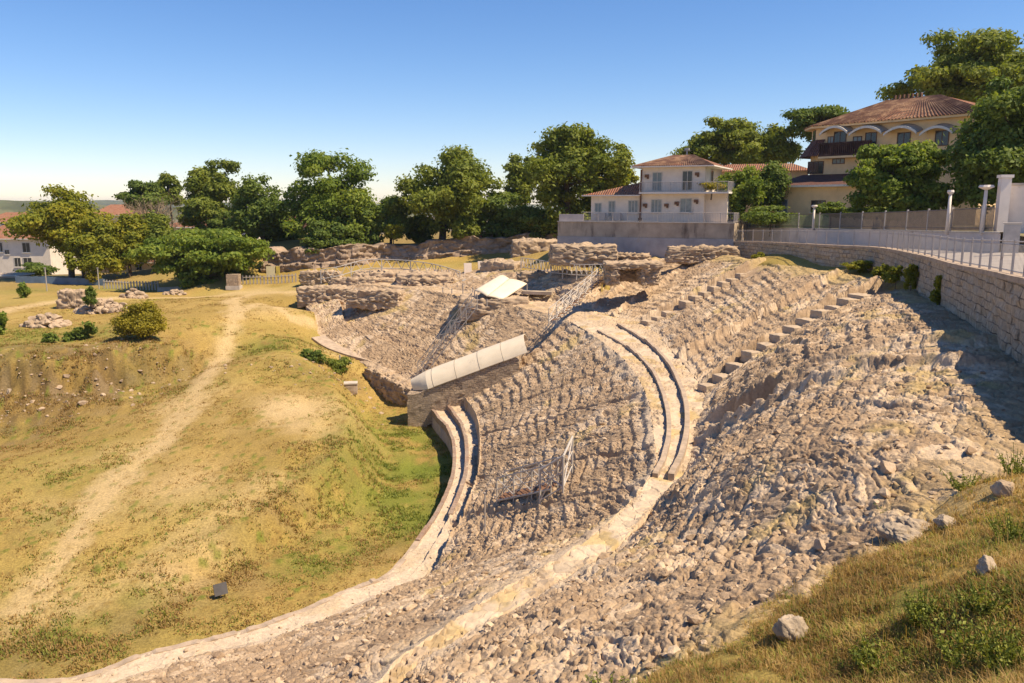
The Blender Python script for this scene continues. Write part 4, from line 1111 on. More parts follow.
# ------------------------------------------------------------------ buildings
def hip_roof(mb, x0, x1, y0, y1, z0, z1, rid):
    """hip roof; rid = ridge inset from both short ends"""
    ym = (y0 + y1) / 2
    a, b, c, d = (x0, y0, z0), (x1, y0, z0), (x1, y1, z0), (x0, y1, z0); e, f = (x0 + rid, ym, z1), (x1 - rid, ym, z1)
    mb.add([a, b, c, d, e, f], [(0, 1, 5, 4), (1, 2, 5), (2, 3, 4, 5), (3, 0, 4), (3, 2, 1, 0)])
    return mb
def roof_uv(me):
    uvl = me.uv_layers.new(name='UVMap')
    for p in me.polygons:
        n = p.normal; h = Vector((n.x, n.y, 0))
        t = Vector((1, 0, 0)) if h.length < 1e-4 else Vector((-n.y, n.x, 0)).normalized(); s = n.cross(t)
        for li in p.loop_indices:
            c = me.vertices[me.loops[li].vertex_index].co; uvl.data[li].uv = (c.dot(t), c.dot(s))
def roof_build(mb, name, m, parent):
    me = mb.mesh(name); roof_uv(me); return link(name, me, m, parent)
def tile_ribs(parent, a, b, c, d, n, m, name='ridge_tiles', r=.09):
    """a few raised cover-tile rows and the eave line of one roof slope a-b (eave) to d-c (top)"""
    a, b, c, d = map(Vector, (a, b, c, d)); mb = MB()
    for i in range(n + 1):
        t = i / n; mb.tube(a.lerp(b, t), d.lerp(c, t), r, n=5)
    return mb.build(name, m, parent)
def window(parent, x, z, wd, h, y=0.0, mull=1, glass='glass', frame='frame', door=False, rot=None, sill=True):
    """a window or door set in a wall plane y (facing -y) of parent, sub-parts pane and sill"""
    mb = MB(); f = .07
    y0, y1 = y - .05, y + .04
    mb.lohi((x - wd / 2 - f, y0, z), (x - wd / 2, y1, z + h)); mb.lohi((x + wd / 2, y0, z), (x + wd / 2 + f, y1, z + h))
    mb.lohi((x - wd / 2 - f, y0, z + h), (x + wd / 2 + f, y1, z + h + f)); mb.lohi((x - wd / 2, y0, z - .001), (x + wd / 2, y1, z + f))
    for i in range(mull):
        xx = x - wd / 2 + wd * (i + 1) / (mull + 1); mb.lohi((xx - .03, y0 + .012, z + f), (xx + .03, y1, z + h))
    o = mb.build('door' if door else 'window', M[frame], parent)
    MB().lohi((x - wd / 2, y - .012, z + f), (x + wd / 2, y + .02, z + h)).build('pane', M[glass], o)
    if sill and not door: MB().lohi((x - wd / 2 - .15, y - .16, z - .09), (x + wd / 2 + .15, y + .03, z - .003)).build('sill', M['trim'], o)
    return o

# white house on its terrace
TH = R(-25)
hx, hy = (590 - 512) / F * 88, 88.0
hb = 16.0
ho = thing('white_house', 'white two-storey house with low left wing and tiled roofs on a stained stone terrace', 'house', (hx, hy, hb), TH)
def hz(py, d=84.0): return at(0, py, d=d)[2] - hb
Z1, ZE, ZA = hz(192.5, 84.5), hz(166, 84), hz(195, 86.5)
ow, mw, dp = 5.6, 12.2, 7.5
M['house_wall'] = M['plaster_white']
mb = MB(); mb.lohi((0, 0, -.2), (ow, 8, ZA)); mb.build('wall', M['plaster_white'], ho)
mb = MB(); mb.lohi((ow + .003, -.25, -.2), (mw, 8.5, ZE)); mb.build('wall', M['plaster_white'], ho)
MB().lohi((ow + .05, -1.25, Z1 - .14), (mw + 2.6, 6.0, Z1 + .04)).build('balcony_slab', M['trim'], ho)
MB().lohi((mw + .006, .6, -.2), (mw + 2.2, 6.0, Z1 - .142)).build('porch_wall', M['plaster_white'], ho)
mb = MB(); hip_roof(mb, ow - .9, mw + 1.0, -1.0, 9.4, ZE + .003, hz(155.5, 88), 3.2); rf = roof_build(mb, 'roof', M['tiles'], ho)
MB().lohi((ow - .95, -1.05, ZE - .12), (mw + 1.05, 9.45, ZE)).build('eave', M['trim'], rf)
tile_ribs(rf, (ow - .8, -1.02, ZE + .03), (mw + .9, -1.02, ZE + .03), (mw + .9 - 3.0, 3.9, hz(155.5, 88)), (ow - .8 + 3.0, 3.9, hz(155.5, 88)), 34, M['tiles'], 'cover_tiles', .07)
# wing roof: slopes up to the right against the main block
za1 = hz(181, 86)
mb = MB(); mb.add([(-.8, -.7, ZA + .003), (ow - .003, -.7, ZA + .003), (ow - .003, 8.6, ZA + .003), (-.8, 8.6, ZA + .003), (ow - .003, 1.6, za1), (ow - .003, 6.5, za1)], [(0, 1, 4), (1, 2, 5, 4), (2, 3, 5), (3, 0, 4, 5), (3, 2, 1, 0)])
rf2 = roof_build(mb, 'wing_roof', M['tiles'], ho)
MB().lohi((-.85, -.75, ZA - .12), (ow - .005, 8.65, ZA)).build('eave', M['trim'], rf2)
sc_ = 86.5 / F / math.cos(R(25)) * 1.0
def hxp(px):   # photo column on the facade -> local x
    k = (px - 512) / F; c, s = math.cos(TH), math.sin(TH)
    return (k * hy - hx) / (c - k * s)
for px, pt, pb, wpx, mu, gl, dr in ((597, 203.5, 213, 5.5, 1, 'shutter', 0), (610.5, 201.5, 217, 5.5, 1, 'glass_curtain', 1), (631.5, 201, 213, 8.5, 2, 'glass_curtain', 0)):
    x = hxp(px); d = hy + x * math.sin(TH); z0, z1 = at(0, pb, d=d)[2] - hb, at(0, pt, d=d)[2] - hb
    window(ho, x, z0, wpx / F * d / .95, z1 - z0, -.003, mu, gl, door=bool(dr))
for px, pt, pb, wpx, mu, gl, dr in ((655, 200, 212.5, 9, 2, 'glass_curtain', 0), (684, 199, 212.5, 10, 1, 'glass_curtain', 0), (655, 173, 191, 8, 1, 'shutter', 1), (684.5, 171.5, 190.5, 8.5, 1, 'glass', 1)):
    x = hxp(px); d = hy + x * math.sin(TH); z0, z1 = at(0, pb, d=d)[2] - hb, at(0, pt, d=d)[2] - hb
    window(ho, x, z0, wpx / F * d / .95, z1 - z0, -.253, mu, gl, door=bool(dr))
def side_window(parent, xw, y, z, wd, h, gl='glass'):
    mb = MB(); f = .07
    mb.lohi((xw - .03, y - wd / 2 - f, z), (xw + .05, y - wd / 2, z + h)).lohi((xw - .03, y + wd / 2, z), (xw + .05, y + wd / 2 + f, z + h)).lohi((xw - .03, y - wd / 2 - f, z + h), (xw + .05, y + wd / 2 + f, z + h + f))
    o = mb.build('window', M['frame'], parent); MB().lohi((xw - .02, y - wd / 2, z), (xw + .015, y + wd / 2, z + h)).build('pane', M[gl], o)
side_window(ho, mw, 3.2, Z1 + .3, 1.1, 2.0); side_window(ho, mw + 2.2, 3.0, 1.0, 1.6, 1.3, 'glass_curtain')
def balustrade(parent, name, pts, h, m, post=1.6, bar=.2, r=.02):
    rail, brs = MB(), MB()
    for a, b in zip(pts[:-1], pts[1:]):
        a, b = Vector(a), Vector(b); L = (b - a).length
        rail.tube(a + Vector((0, 0, h)), b + Vector((0, 0, h)), .03, n=5); rail.tube(a + Vector((0, 0, .1)), b + Vector((0, 0, .1)), .02, n=4)
        for i in range(int(L / bar) + 1):
            p = a.lerp(b, i * bar / L); brs.box((p.x, p.y, p.z + h / 2), (r, r, h))
        for i in range(int(L / post) + 1):
            p = a.lerp(b, i * post / L); rail.box((p.x, p.y, p.z + h / 2), (.06, .06, h))
    o = rail.build(name, m, parent); brs.build('bars', m, o); return o
balustrade(ho, 'balcony_railing', [(ow + .1, -1.15, Z1 + .045), (mw + 2.5, -1.15, Z1 + .045), (mw + 2.5, 5.5, Z1 + .045)], 1.0, M['metal_pale'], bar=.16)
for px, py in ((644, 205), (665, 205), (675, 203), (694, 201), (645, 176), (694, 174)):
    x = hxp(px); d = hy + x * math.sin(TH); z = at(0, py, d=d)[2] - hb
    MB().box((x, -.36, z), (.42, .2, .30)).box((x + .1, -.33, z - .22), (.2, .12, .16)).build('bracket', M['rust'], ho)
xd = hxp(639.5)
MB().tube((xd, -.36, ZE - .3), (xd, -.36, -2.2), .09, n=8).box((xd, -.4, .3), (.35, .2, .3)).build('drainpipe', M['rust'], ho)
# terrace block
zt = -3.4
mb = MB(); mb.slab([(-3.1, -1.9), (mw + 3.4, -1.9), (mw + 3.4, 12), (-3.1, 12)], zt, -.003); tw = mb.build('terrace_wall', M['old_wall'], ho)
MB().lohi((-3.15, -2.0, -.002), (mw + 3.45, -1.55, .08)).build('coping', M['concrete'], tw)
MB().lohi((-3.12, -1.96, zt - .6), (mw + 3.42, -1.9, -1.55)).build('painted_band', M['concrete_band'], tw)
MB().lohi((-3.0, -1.8, .082), (-.2, -1.62, .82)).build('parapet', M['wall_white'], ho)
balustrade(ho, 'terrace_railing', [(-.2, -1.7, .082), (mw + 3.3, -1.7, .082), (mw + 3.3, 4, .0)], .95, M['metal_pale'], bar=.16)
for px in (602, 617):
    x = hxp(px); MB().box((x, -.5, .55), (.9, .4, .8)).build('air_conditioner', M['dish'], ho)
# chimney and aerial
MB().tube((9.3, 4, hz(157, 88)), (9.3, 4, hz(149, 88)), .07, n=6).box((9.3, 4, hz(151, 88)), (.7, .06, .06)).box((9.3, 4, hz(149.3, 88)), (.45, .3, .22)).build('chimney', M['dish'], rf)
# rear wing seen to the right behind the hedge bushes
rh = thing('rear_building', 'low building with a long tiled roof behind the round bushes, right of the white house', 'house', at(752, 208, d=99), R(-20))
zb = rh.location.z; ztop = at(0, 167, d=99)[2] - zb
MB().lohi((-5.2, 0, -2), (6.2, 6, ztop - .5)).build('wall', M['plaster_cream'], rh)
mb = MB(); hip_roof(mb, -5.8, 6.8, -.8, 6.8, ztop - .498, ztop + .5, 2.5); roof_build(mb, 'roof', M['tiles'], rh)
window(rh, -3.4, 1.6, 1.1, 1.8, -.003, 1, 'glass')
window(rh, 2.4, 1.6, 1.1, 1.8, -.003, 1, 'glass')

# cream villa
va = np.array([(794 - 512) / F * 89, 89.0]); vb = np.array([(957 - 512) / F * 75, 75.0])
vdir = vb - va; VW = float(np.hypot(*vdir)); VTH = math.atan2(vdir[1], vdir[0])
v0 = 16.2
vl = thing('cream_villa', 'large cream villa with red tiled hip roof and scalloped arches on the hill at right', 'house', (va[0], va[1], v0), VTH)
def vx(px):
    k = (px - 512) / F; c, s = math.cos(VTH), math.sin(VTH)
    return (k * va[1] - va[0]) / (c - k * s)
def vz(px, py):
    x = vx(px); return at(px, py, d=va[1] + x * math.sin(VTH))[2] - v0
ze = vz(860, 124.0); zmid = vz(835, 156.0)
VD = 10.5
plan = [(0, 1.8), (1.8, 0), (VW + 1.2, 0), (VW + 1.2, VD), (0, VD)]
mb = MB().slab(plan, -.5, ze); mb.build('wall', M['plaster_cream'], vl)
def off(poly, o_):
    return [(-o_, 1.8 - o_ * .4), (1.8 - o_ * .4, -o_), (VW + 1.2 + o_, -o_), (VW + 1.2 + o_, VD + o_), (-o_, VD + o_)]
MB().slab(off(plan, .75), ze - .05, ze + .16).build('eave', M['plaster_cream'], vl)
zap = vz(893, 95.0) + .35
ro = off(plan, .85); zr0 = ze + .163
apx = [(6.6, VD / 2, zap), (VW - 5.6, VD / 2, zap)]
vv = [(p[0], p[1], zr0) for p in ro] + apx
mb = MB().add(vv, [(0, 1, 5), (1, 2, 6, 5), (2, 3, 6), (3, 4, 5, 6), (4, 0, 5), (4, 3, 2, 1, 0)])
vr = roof_build(mb, 'roof', M['tiles'], vl)
tile_ribs(vr, (1.5, -.87, zr0 + .03), (VW + 1.9, -.87, zr0 + .03), (VW - 5.6, VD / 2, zap), (6.6, VD / 2, zap), 50, M['tiles'], 'cover_tiles', .075)
tile_ribs(vr, (-.85, 1.4, zr0 + .03), (1.5, -.85, zr0 + .03), (6.5, VD / 2 - .1, zap), (6.5, VD / 2 - .1, zap), 10, M['tiles'], 'cover_tiles', .07)
mb = MB()
for i in range(7): mb.box((7.2 + i * .45, VD / 2, zap + .16), (.16, .3, .55))
mb.build('ridge_ornament', M['tiles'], vr)
# scalloped awnings over the upper openings
for pxa, pxb in ((817, 844), (845.5, 877), (879, 911), (914, 946)):
    xa, xb = vx(pxa), vx(pxb); zl = vz((pxa + pxb) / 2, 134.0); zh = vz((pxa + pxb) / 2, 127.0); n = 14
    vs, vs2 = [], []
    aw, ed = MB(), MB()
    for i in range(n):
        t0, t1 = i / n, (i + 1) / n
        f_ = lambda t: (xa + (xb - xa) * t, zl + (zh - zl) * math.sin(math.pi * t) ** .8 if 0 < t < 1 else zl)
        (x0, z0), (x1, z1) = f_(t0), f_(t1)
        aw.add([(x0, -1.2, z0), (x1, -1.2, z1), (x1, 0, z1 + .35), (x0, 0, z0 + .35), (x0, -1.2, z0 - .06), (x1, -1.2, z1 - .06), (x1, 0, z1 + .29), (x0, 0, z0 + .29)], [(0, 1, 2, 3), (7, 6, 5, 4), (0, 4, 5, 1)])
        ed.add([(x0, -1.24, z0 - .16), (x1, -1.24, z1 - .16), (x1, -1.24, z1 + .07), (x0, -1.24, z0 + .07), (x0, -1.14, z0 - .16), (x1, -1.14, z1 - .16), (x1, -1.14, z1 + .07), (x0, -1.14, z0 + .07)], [(0, 1, 2, 3), (7, 6, 5, 4), (3, 2, 6, 7), (4, 5, 1, 0)])
    a_ = aw.build('awning', M['old_wall'], vl); ed.build('edge_band', M['trim'], a_)
# upper floor windows, brown balcony, mid floor openings
for px, pt, pb, wpx, gl in ((831, 132, 146, 9, 'glass'), (861, 133, 146, 8, 'glass'), (822, 137, 146, 4, 'glass_curtain'), (848, 137, 146, 6, 'glass_curtain'), (893, 133, 146, 9, 'glass'), (930, 131, 146, 9, 'glass')):
    x = vx(px); d = va[1] + x * math.sin(VTH); z0, z1 = vz(px, pb), vz(px, pt); window(vl, x, z0, wpx / F * d / .75, z1 - z0, -.003, 1, gl, 'wood', sill=False)
xa, xb = vx(817), vx(868); zb0, zb1 = vz(840, 156.5), vz(840, 143.5)
MB().lohi((xa, -1.2, zb0 - .15), (xb, -.004, zb0 + .05)).build('balcony_slab', M['plaster_cream'], vl)
bl = MB()
for i in range(int((xb - xa) / .22)): bl.box((xa + .1 + i * .22, -1.12, (zb0 + zb1) / 2 + .05), (.13, .09, zb1 - zb0 - .06))
bl.lohi((xa, -1.19, zb1 - .02), (xb, -1.03, zb1 + .12)); bl.lohi((xa, -1.18, zb0 + .052), (xb, -1.05, zb0 + .25)).lohi((xa, -1.06, zb0 + .26), (xb, -1.03, zb1 - .03))
bl.build('balustrade', M['tiles_dark'], vl)
# tiled skirt round the chamfered corner
sk = [(-.95, 1.6), (1.6, -.95), (xa - .01, -.95)]
zs0, zs1 = vz(806, 157), vz(806, 140)
mb = MB().add([(-1.3, 1.5, zs0), (1.5, -1.3, zs0), (xa - .02, -1.3, zs0), (xa - .02, -.02, zs1), (1.79, -.02, zs1), (-.02, 1.79, zs1), (-1.3, 6, zs0), (-.02, 6, zs1)], [(0, 1, 4, 5), (1, 2, 3, 4), (6, 0, 5, 7)])
roof_build(mb, 'tiled_skirt', M['tiles_dark'], vl)
for px, pt, pb, wpx, gl in ((809, 162, 174, 12, 'glass'), (831, 159, 164, 9, 'glass_curtain'), (862, 161, 174, 9, 'glass')):
    x = vx(px); d = va[1] + x * math.sin(VTH); z0, z1 = vz(px, pb), vz(px, pt); window(vl, x, z0, wpx / F * d / .75, z1 - z0, -.003, 2, gl, 'wood', sill=False)
# chamfer window
c45 = bpy.data.objects.new('bay', None); COL.objects.link(c45); c45.parent = vl; c45.location = (.9, .9, 0); c45.rotation_euler[2] = R(-45)
zw = vz(805, 146)
mb = MB().lohi((-.6, -.06, zw), (.6, .02, zw + 1.7)); mb.build('window', M['glass'], c45)
# ground floor annex with its own hip roof
ax0, ax1 = -2.6, vx(880); ad = 3.6
za0, za1_ = vz(800, 186), vz(815, 174.5)
an = MB().slab([(ax0 + .6, -ad + 1.2), (ax0 + 1.8, -ad), (ax1, -ad), (ax1, -.01), (ax0 + .6, -.01)], -.6, za0).build('annex_wall', M['plaster_cream'], vl)
mb = MB().add([(ax0, -ad + .9, za0), (ax0 + 1.5, -ad - .7, za0), (ax1 + .6, -ad - .7, za0), (ax1 + .6, -.02, za1_), (ax0 + 3.0, -.02, za1_), (ax0, .6, za0), (ax1 + .6, -.02, za0)], [(0, 1, 4), (1, 2, 3, 4), (5, 0, 4), (2, 6, 3), (0, 5, 6, 2, 1)])
ar = roof_build(mb, 'annex_roof', M['tiles_dark'], vl)
MB().slab([(ax0 - .02, -ad + .88), (ax0 + 1.48, -ad - .74), (ax1 + .62, -ad - .74), (ax1 + .62, -.03), (ax0 - .02, -.03)], za0 - .2, za0 - .003).build('eave', M['trim'], ar)
window(vl, ax0 + 3.1, .2, 1.3, 1.9, -ad - .003, 1, 'tarp_blue', 'frame', door=True)
window(vl, ax0 + 7.4, .9, 1.5, 1.1, -ad - .003, 2, 'glass', 'wood')

# left house and far roofs
def small_house(name, label, px0, px1, pyb, pye, pyr, d, m, rm, depth=8, rz=0.0, wins=(), gr='houses in the town beyond the ruins', base_drop=3):
    a, b = at(px0, pyb, d=d), at(px1, pyb, d=d); W_ = (b[0] - a[0]) / math.cos(rz)
    h = thing(name, label, 'house', (a[0], d, a[2]), rz, gr)
    ze_ = at(0, pye, d=d)[2] - a[2]; zr_ = at(0, pyr, d=d)[2] - a[2]
    MB().lohi((0, 0, -base_drop), (W_, depth, ze_)).build('wall', M[m], h)
    mb = MB(); hip_roof(mb, -.5, W_ + .5, -.6, depth + .6, ze_ + .003, zr_, min(W_ * .3, depth * .5)); roof_build(mb, 'roof', M[rm], h)
    MB().lohi((-.55, -.65, ze_ - .15), (W_ + .55, depth + .65, ze_)).build('eave', M['trim'], h)
    for (px, pt, pb, wpx) in wins:
        x = (px - px0) / (px1 - px0) * W_; z0, z1 = at(0, pb, d=d)[2] - a[2], at(0, pt, d=d)[2] - a[2]
        window(h, x, z0, wpx / F * d, z1 - z0, -.003, 1, 'glass', 'frame')
    return h
small_house('town_house', 'white two-storey house with orange roof at the left edge of the photo', -30, 52, 274, 238.5, 225.5, 136, 'plaster_white', 'tiles_bright', 10, 0.0, ((3, 243, 252, 4.5), (9.5, 250, 254.5, 4), (29, 243, 252.5, 7), (19, 258, 267, 6), (29, 258, 267, 8), (-15, 243, 252, 5)))
small_house('town_house', 'pale house with red roof showing above and right of the big yellow-green tree', 92, 135, 226, 215, 204.5, 215, 'plaster_cream', 'tiles_bright', 12, .1, ((106, 217, 222, 4),))
small_house('town_house', 'long low house with a brown-red roof glimpsed behind the bare grey tree', 166, 248, 238, 227, 217, 165, 'plaster_white', 'tiles', 10, .05, ((232, 229, 234, 4), (180, 229, 234, 4)))
small_house('town_house', 'cream house with dark red porch roof between the two dark trees behind the rock wall', 268, 300, 250, 229, 215, 150, 'plaster_cream', 'tiles_dark', 9, -.1, ((276, 236, 243, 4), (290, 236, 243, 4)))
small_house('town_house', 'small pale roofed house left of the yellow-green tree above the left white house', -18, 26, 232, 222, 212.5, 200, 'plaster_white', 'tiles_bright', 12, .0, ((5, 224, 229, 4),))
small_house('town_house', 'low pink-walled house under the tree crowns behind the left picket fence', 96, 170, 279, 262, 252, 128, 'plaster_cream', 'tiles', 8, .0, ((113, 265, 273, 5), (140, 265, 273, 5), (158, 265, 273, 5)))
sh = small_house('garden_shed', 'small orange-red garden shed on top of the far rock wall under the trees', 474, 482, 237, 230.5, 228.3, 117, 'orange', 'tiles_dark', 2.5, .1, (), None, 1)
sh2 = small_house('garden_shed', 'low brown stone hut on top of the far rock wall, right of the orange shed', 483, 493, 237, 229.5, 226.5, 118, 'old_wall', 'tiles', 2.5, .1, (), None, 1)
sh3 = small_house('garden_shed', 'small white flat-roofed kiosk at the far left edge below the white house', -6, 18, 284, 275, 273.4, 119, 'wall_white', 'old_wall', 3, 0, (), None, 1)
pb_ = at(490, 236, d=116)

# distant hills
def hills(name, d, px0, px1, prof, m, thick):
    n = 160; xs = np.linspace(px0, px1, n)
    top = np.interp(xs, [p[0] for p in prof], [p[1] for p in prof]) + (fbm(xs / 30, xs * 0 + d, 801, 4) - .5) * 2.2
    rows = []
    for k, (dd, hh) in enumerate(((-.12, 0.0), (-.05, .7), (0, 1.0), (.1, .8), (.3, 0))):
        D = d * (1 + dd)
        P = np.array([[(x - 512) / F * D, D, CAMZ + (203 - t) / F * d * 1.0] for x, t in zip(xs, top)])
        P[:, 2] = -20 + (P[:, 2] + 20) * hh if hh < 1 else P[:, 2]
        P[:, 1] += (fbm(xs / 25, xs * 0 + k * 7, 811, 3) - .5) * d * .03
        rows.append(P)
    V = np.stack(rows, 1)
    me = np_mesh(name, V.reshape(-1, 3), grid_faces(n, 5), 4, True); o = link(name, me, m); tag(o, kind='structure')
hm = simple('wooded_hillside', (0.075, 0.085, 0.035), 0.95, var=.5, scale=.03, dirt=((0.22, 0.18, 0.10), .02, .55))
hills('hills', 900, -500, 420, [(-500, 196), (0, 200), (60, 202), (120, 206), (250, 208), (420, 210)], hm, 1)
hills('hills', 2600, -700, 700, [(-700, 198), (0, 201.5), (80, 201), (110, 200), (150, 201.5), (300, 203), (700, 205)], hm, 1)
# the air between here and the far hills
hz_ = MB().lohi((-4800, -60, -75), (4800, 4900, 42)).mesh('haze')
hm_ = bpy.data.materials.new('haze_air'); hm_.use_nodes = True; hn = hm_.node_tree; hn.nodes.clear()
ho_ = hn.nodes.new('ShaderNodeOutputMaterial'); hv = hn.nodes.new('ShaderNodeVolumePrincipled'); hn.links.new(hv.outputs[0], ho_.inputs['Volume'])
hv.inputs['Color'].default_value = (0.80, 0.87, 1.0, 1); hv.inputs['Density'].default_value = 0.0001; hv.inputs['Anisotropy'].default_value = 0.2
tag(link('haze', hz_, hm_), kind='stuff')
# ------------------------------------------------------------------ covers, railings and stairs inside the ruin
def vaulted_cover():
    F0, F1 = at(410, 377.5, d=63.2), at(524, 335, d=62.2)
    th = thing('protective_cover', 'long curved off-white sheet roof covering a stone wall in the middle of the ruins', 'cover', tuple(F0))
    ax = Vector(F1 - F0); L = ax.length; ux = ax.normalized(); side = Vector((ux.y, -ux.x, 0)).normalized()     # towards the camera
    up = side.cross(ux).normalized(); up = up if up.z > 0 else -up
    n = 5; prof = [(-1.5, -.62), (-1.2, -.28), (-.75, -.06), (-.2, .05), (.35, -.02), (.8, -.22), (1.15, -.5), (1.4, -.85), (1.52, -1.15)]
    sp = np.linspace(0, len(prof) - 1, 33); prof = [tuple(q) for q in catmull(np.array(prof), sp)]
    for i in range(n):
        t0, t1 = i / n * L + (.012 if i else 0), (i + 1) / n * L - .012
        mb = MB(); vs = []
        m = 4
        for j in range(m + 1):
            t = t0 + (t1 - t0) * j / m
            tap = .35 + .65 * min(1, (t / L) / .14) if t / L < .14 else 1.0
            lift = .02 * (i % 2)
            for k, (s, h) in enumerate(prof):
                p = ux * t + side * (s * tap) + up * (h * (0.5 + .5 * tap) + lift - (1 - tap) * .3); vs.append(p)
            for k, (s, h) in enumerate(prof):
                p = ux * t + side * (s * tap) + up * (h * (.5 + .5 * tap) + lift - .05 - (1 - tap) * .3); vs.append(p)
        q = len(prof); fs = []
        for j in range(m):
            a, b = j * 2 * q, (j + 1) * 2 * q
            for k in range(q - 1):
                fs.append((a + k, b + k, b + k + 1, a + k + 1)); fs.append((a + q + k + 1, b + q + k + 1, b + q + k, a + q + k))
            fs.append((a + q - 1, b + q - 1, b + 2 * q - 1, a + 2 * q - 1)); fs.append((a, a + q, b + q, b))
        for e in (0, m):
            a = e * 2 * q
            for k in range(q - 1): fs.append((a + k, a + k + 1, a + q + k + 1, a + q + k))
        mb.add(vs, fs)
        me = mb.mesh('panel', False); link('panel', me, M['canopy'], th)
        if i:
            s_ = MB(); t = i / n * L
            pts = [ux * t + side * s * 1.0 + up * (h + .012) for s, h in prof]
            s_.path(pts, .02, 4); s_.build('seam', M['seam'], th)
    # the wall it protects
    wl = thing('stone_wall', 'old stone wall under the long curved sheet roof, its end facing the arena', 'wall', (0, 0, 0))
    A = Vector(F0); 
    pts = [A + side * 1.42 + ux * .1, A + side * 1.42 + ux * (L - .3), A - side * 1.0 + ux * (L - .3), A - side * 1.0 + ux * .1]
    nz = 24
    mb = MB()
    top, bot = [], []
    ring = []
    def seg(a, b, n):
        return [a.lerp(b, i / n) for i in range(n)]
    ring = seg(pts[0], pts[1], 40) + seg(pts[1], pts[2], 6) + seg(pts[2], pts[3], 40) + seg(pts[3], pts[0], 10)
    nr_ = len(ring); rows = 16; vs = []
    cx = sum((p for p in ring), Vector()) / nr_
    for j in range(rows + 1):
        for i, p in enumerate(ring):
            zt = p.z - .55 - (0.25 * abs(math.sin(i * .35)) if i < 40 else .1) - (.55 if i < 40 else 1.0 if i < 48 else .35)
            zb = (-.4 if (p - A).dot(ux) < 1.6 else p.z - 4.2)
            z = zb + (zt - zb) * j / rows
            dd = 0.10 * (float(worley(np.array([i * .55]), np.array([z / .35]), 901)[2][0]) - .5)
            o_ = (Vector((p.x, p.y, 0)) - Vector((cx.x, cx.y, 0))).normalized() * dd
            vs.append((p.x + o_.x, p.y + o_.y, z))
    fs = [(j * nr_ + i, j * nr_ + (i + 1) % nr_, (j + 1) * nr_ + (i + 1) % nr_, (j + 1) * nr_ + i) for j in range(rows) for i in range(nr_)]
    fs.append(tuple(rows * nr_ + i for i in range(nr_)))
    mb.add(vs, fs); me = mb.mesh('wall_face'); box_uv(me); link('wall_face', me, M['ruin_masonry'], wl)
vaulted_cover()
# arena wall left of the covered wall
pa, pb2 = at(376, 371, 2.9), at(413, 391, 2.0)
aw_ = thing('arena_wall', 'low stone arena wall left of the covered wall, shaded on the grass side', 'wall', (0, 0, 0))
for k, t in enumerate((.08, .36, .64, .9)):
    p = pa + (pb2 - pa) * t
    q = link('wall_block', rough_mesh('wall_block', (2.9, 1.7, 3.4), 50 + k, 5, .34, .55), M['ruin_stone'], aw_); q.location = (p[0], p[1] + .3, p[2] - 1.45); q.rotation_euler[2] = math.atan2(pb2[1] - pa[1], pb2[0] - pa[0])
# smooth concrete kerb path left of it
kp = [at(*q) for q in ((318, 337, 4.9), (333, 347, 4.2), (352, 354, 3.7), (374, 360, 3.3), (394, 368, 2.85), (410, 378, 2.4))]
KP = np.array(kp)
mb = MB(); us = np.linspace(0, 5, 40); C_ = catmull(KP, us); T_ = np.gradient(C_[:, :2], axis=0); T_ /= np.hypot(*T_.T)[:, None]
for i in range(39):
    a, b = C_[i], C_[i + 1]; na, nb_ = np.array([-T_[i, 1], T_[i, 0]]) * .75, np.array([-T_[i + 1, 1], T_[i + 1, 0]]) * .75
    q = [(a[0] - na[0], a[1] - na[1], a[2] + .06), (b[0] - nb_[0], b[1] - nb_[1], b[2] + .06), (b[0] + nb_[0], b[1] + nb_[1], b[2] + .10), (a[0] + na[0], a[1] + na[1], a[2] + .10)]
    lo = [(x, y, z - 3.0) for x, y, z in q]
    mb.add(q + lo, [(0, 1, 2, 3), (4, 5, 1, 0), (6, 7, 3, 2)])
o = mb.build('concrete_ledge', M['kerb'], None); tag(o, 'smooth pale concrete ledge curving between the grass bank and the far rubble', 'ledge')

# folded white cover + flat blue one
def sheet(mb, a, b, c, d, thk, wave=0.0, n=8):
    a, b, c, d = map(Vector, (a, b, c, d)); nrm = (b - a).cross(d - a).normalized()
    if nrm.z < 0: nrm = -nrm
    top, bot = [], []
    for j in range(n + 1):
        for i in range(n + 1):
            p = a.lerp(b, i / n).lerp(d.lerp(c, i / n), j / n) + nrm * (wave * math.sin(math.pi * i / n))
            top.append(p); bot.append(p - nrm * thk)
    k = n + 1; N = k * k; fs = []
    for j in range(n):
        for i in range(n):
            q = j * k + i; fs.append((q, q + 1, q + k + 1, q + k)); fs.append((N + q + k, N + q + k + 1, N + q + 1, N + q))
    for i in range(n):
        for q0, q1 in ((i, i + 1), (n * k + i + 1, n * k + i), ((i + 1) * k, i * k), (i * k + n, (i + 1) * k + n)): fs.append((q0 + N, q1 + N, q1, q0))
    mb.add(top + bot, fs)
zc = 9.2
A0, B0, C0 = at(474.5, 290, d=75), at(487, 298.5, d=74), at(502, 300, d=74)
D0, E0, G0 = at(500, 275, d=78), at(509, 279.5, d=77.6), at(527, 283.5, d=77)
cv = thing('folded_cover', 'folded white sheet roof like an open book among the ruins behind the curved cover', 'cover', tuple(A0))
def rel(*ps): return [Vector(p - A0) for p in ps]
mb = MB(); sheet(mb, *rel(A0, B0 + [0, 0, .25], E0 + [0, 0, .1], D0), .10, .12); mb.build('panel', M['canopy'], cv, True)
mb = MB(); sheet(mb, *rel(B0 + [0.03, 0, .25], C0, G0, E0 + [.03, 0, .1]), .10, .10); mb.build('panel', M['canopy'], cv, True)
mb = MB()
for p in (A0, B0, C0, D0, E0, G0):
    q = Vector(p - A0); mb.tube(q - Vector((0, 0, .05)), q - Vector((0, 0, 1.0)), .05)
mb.build('support_posts', M['metal'], cv)
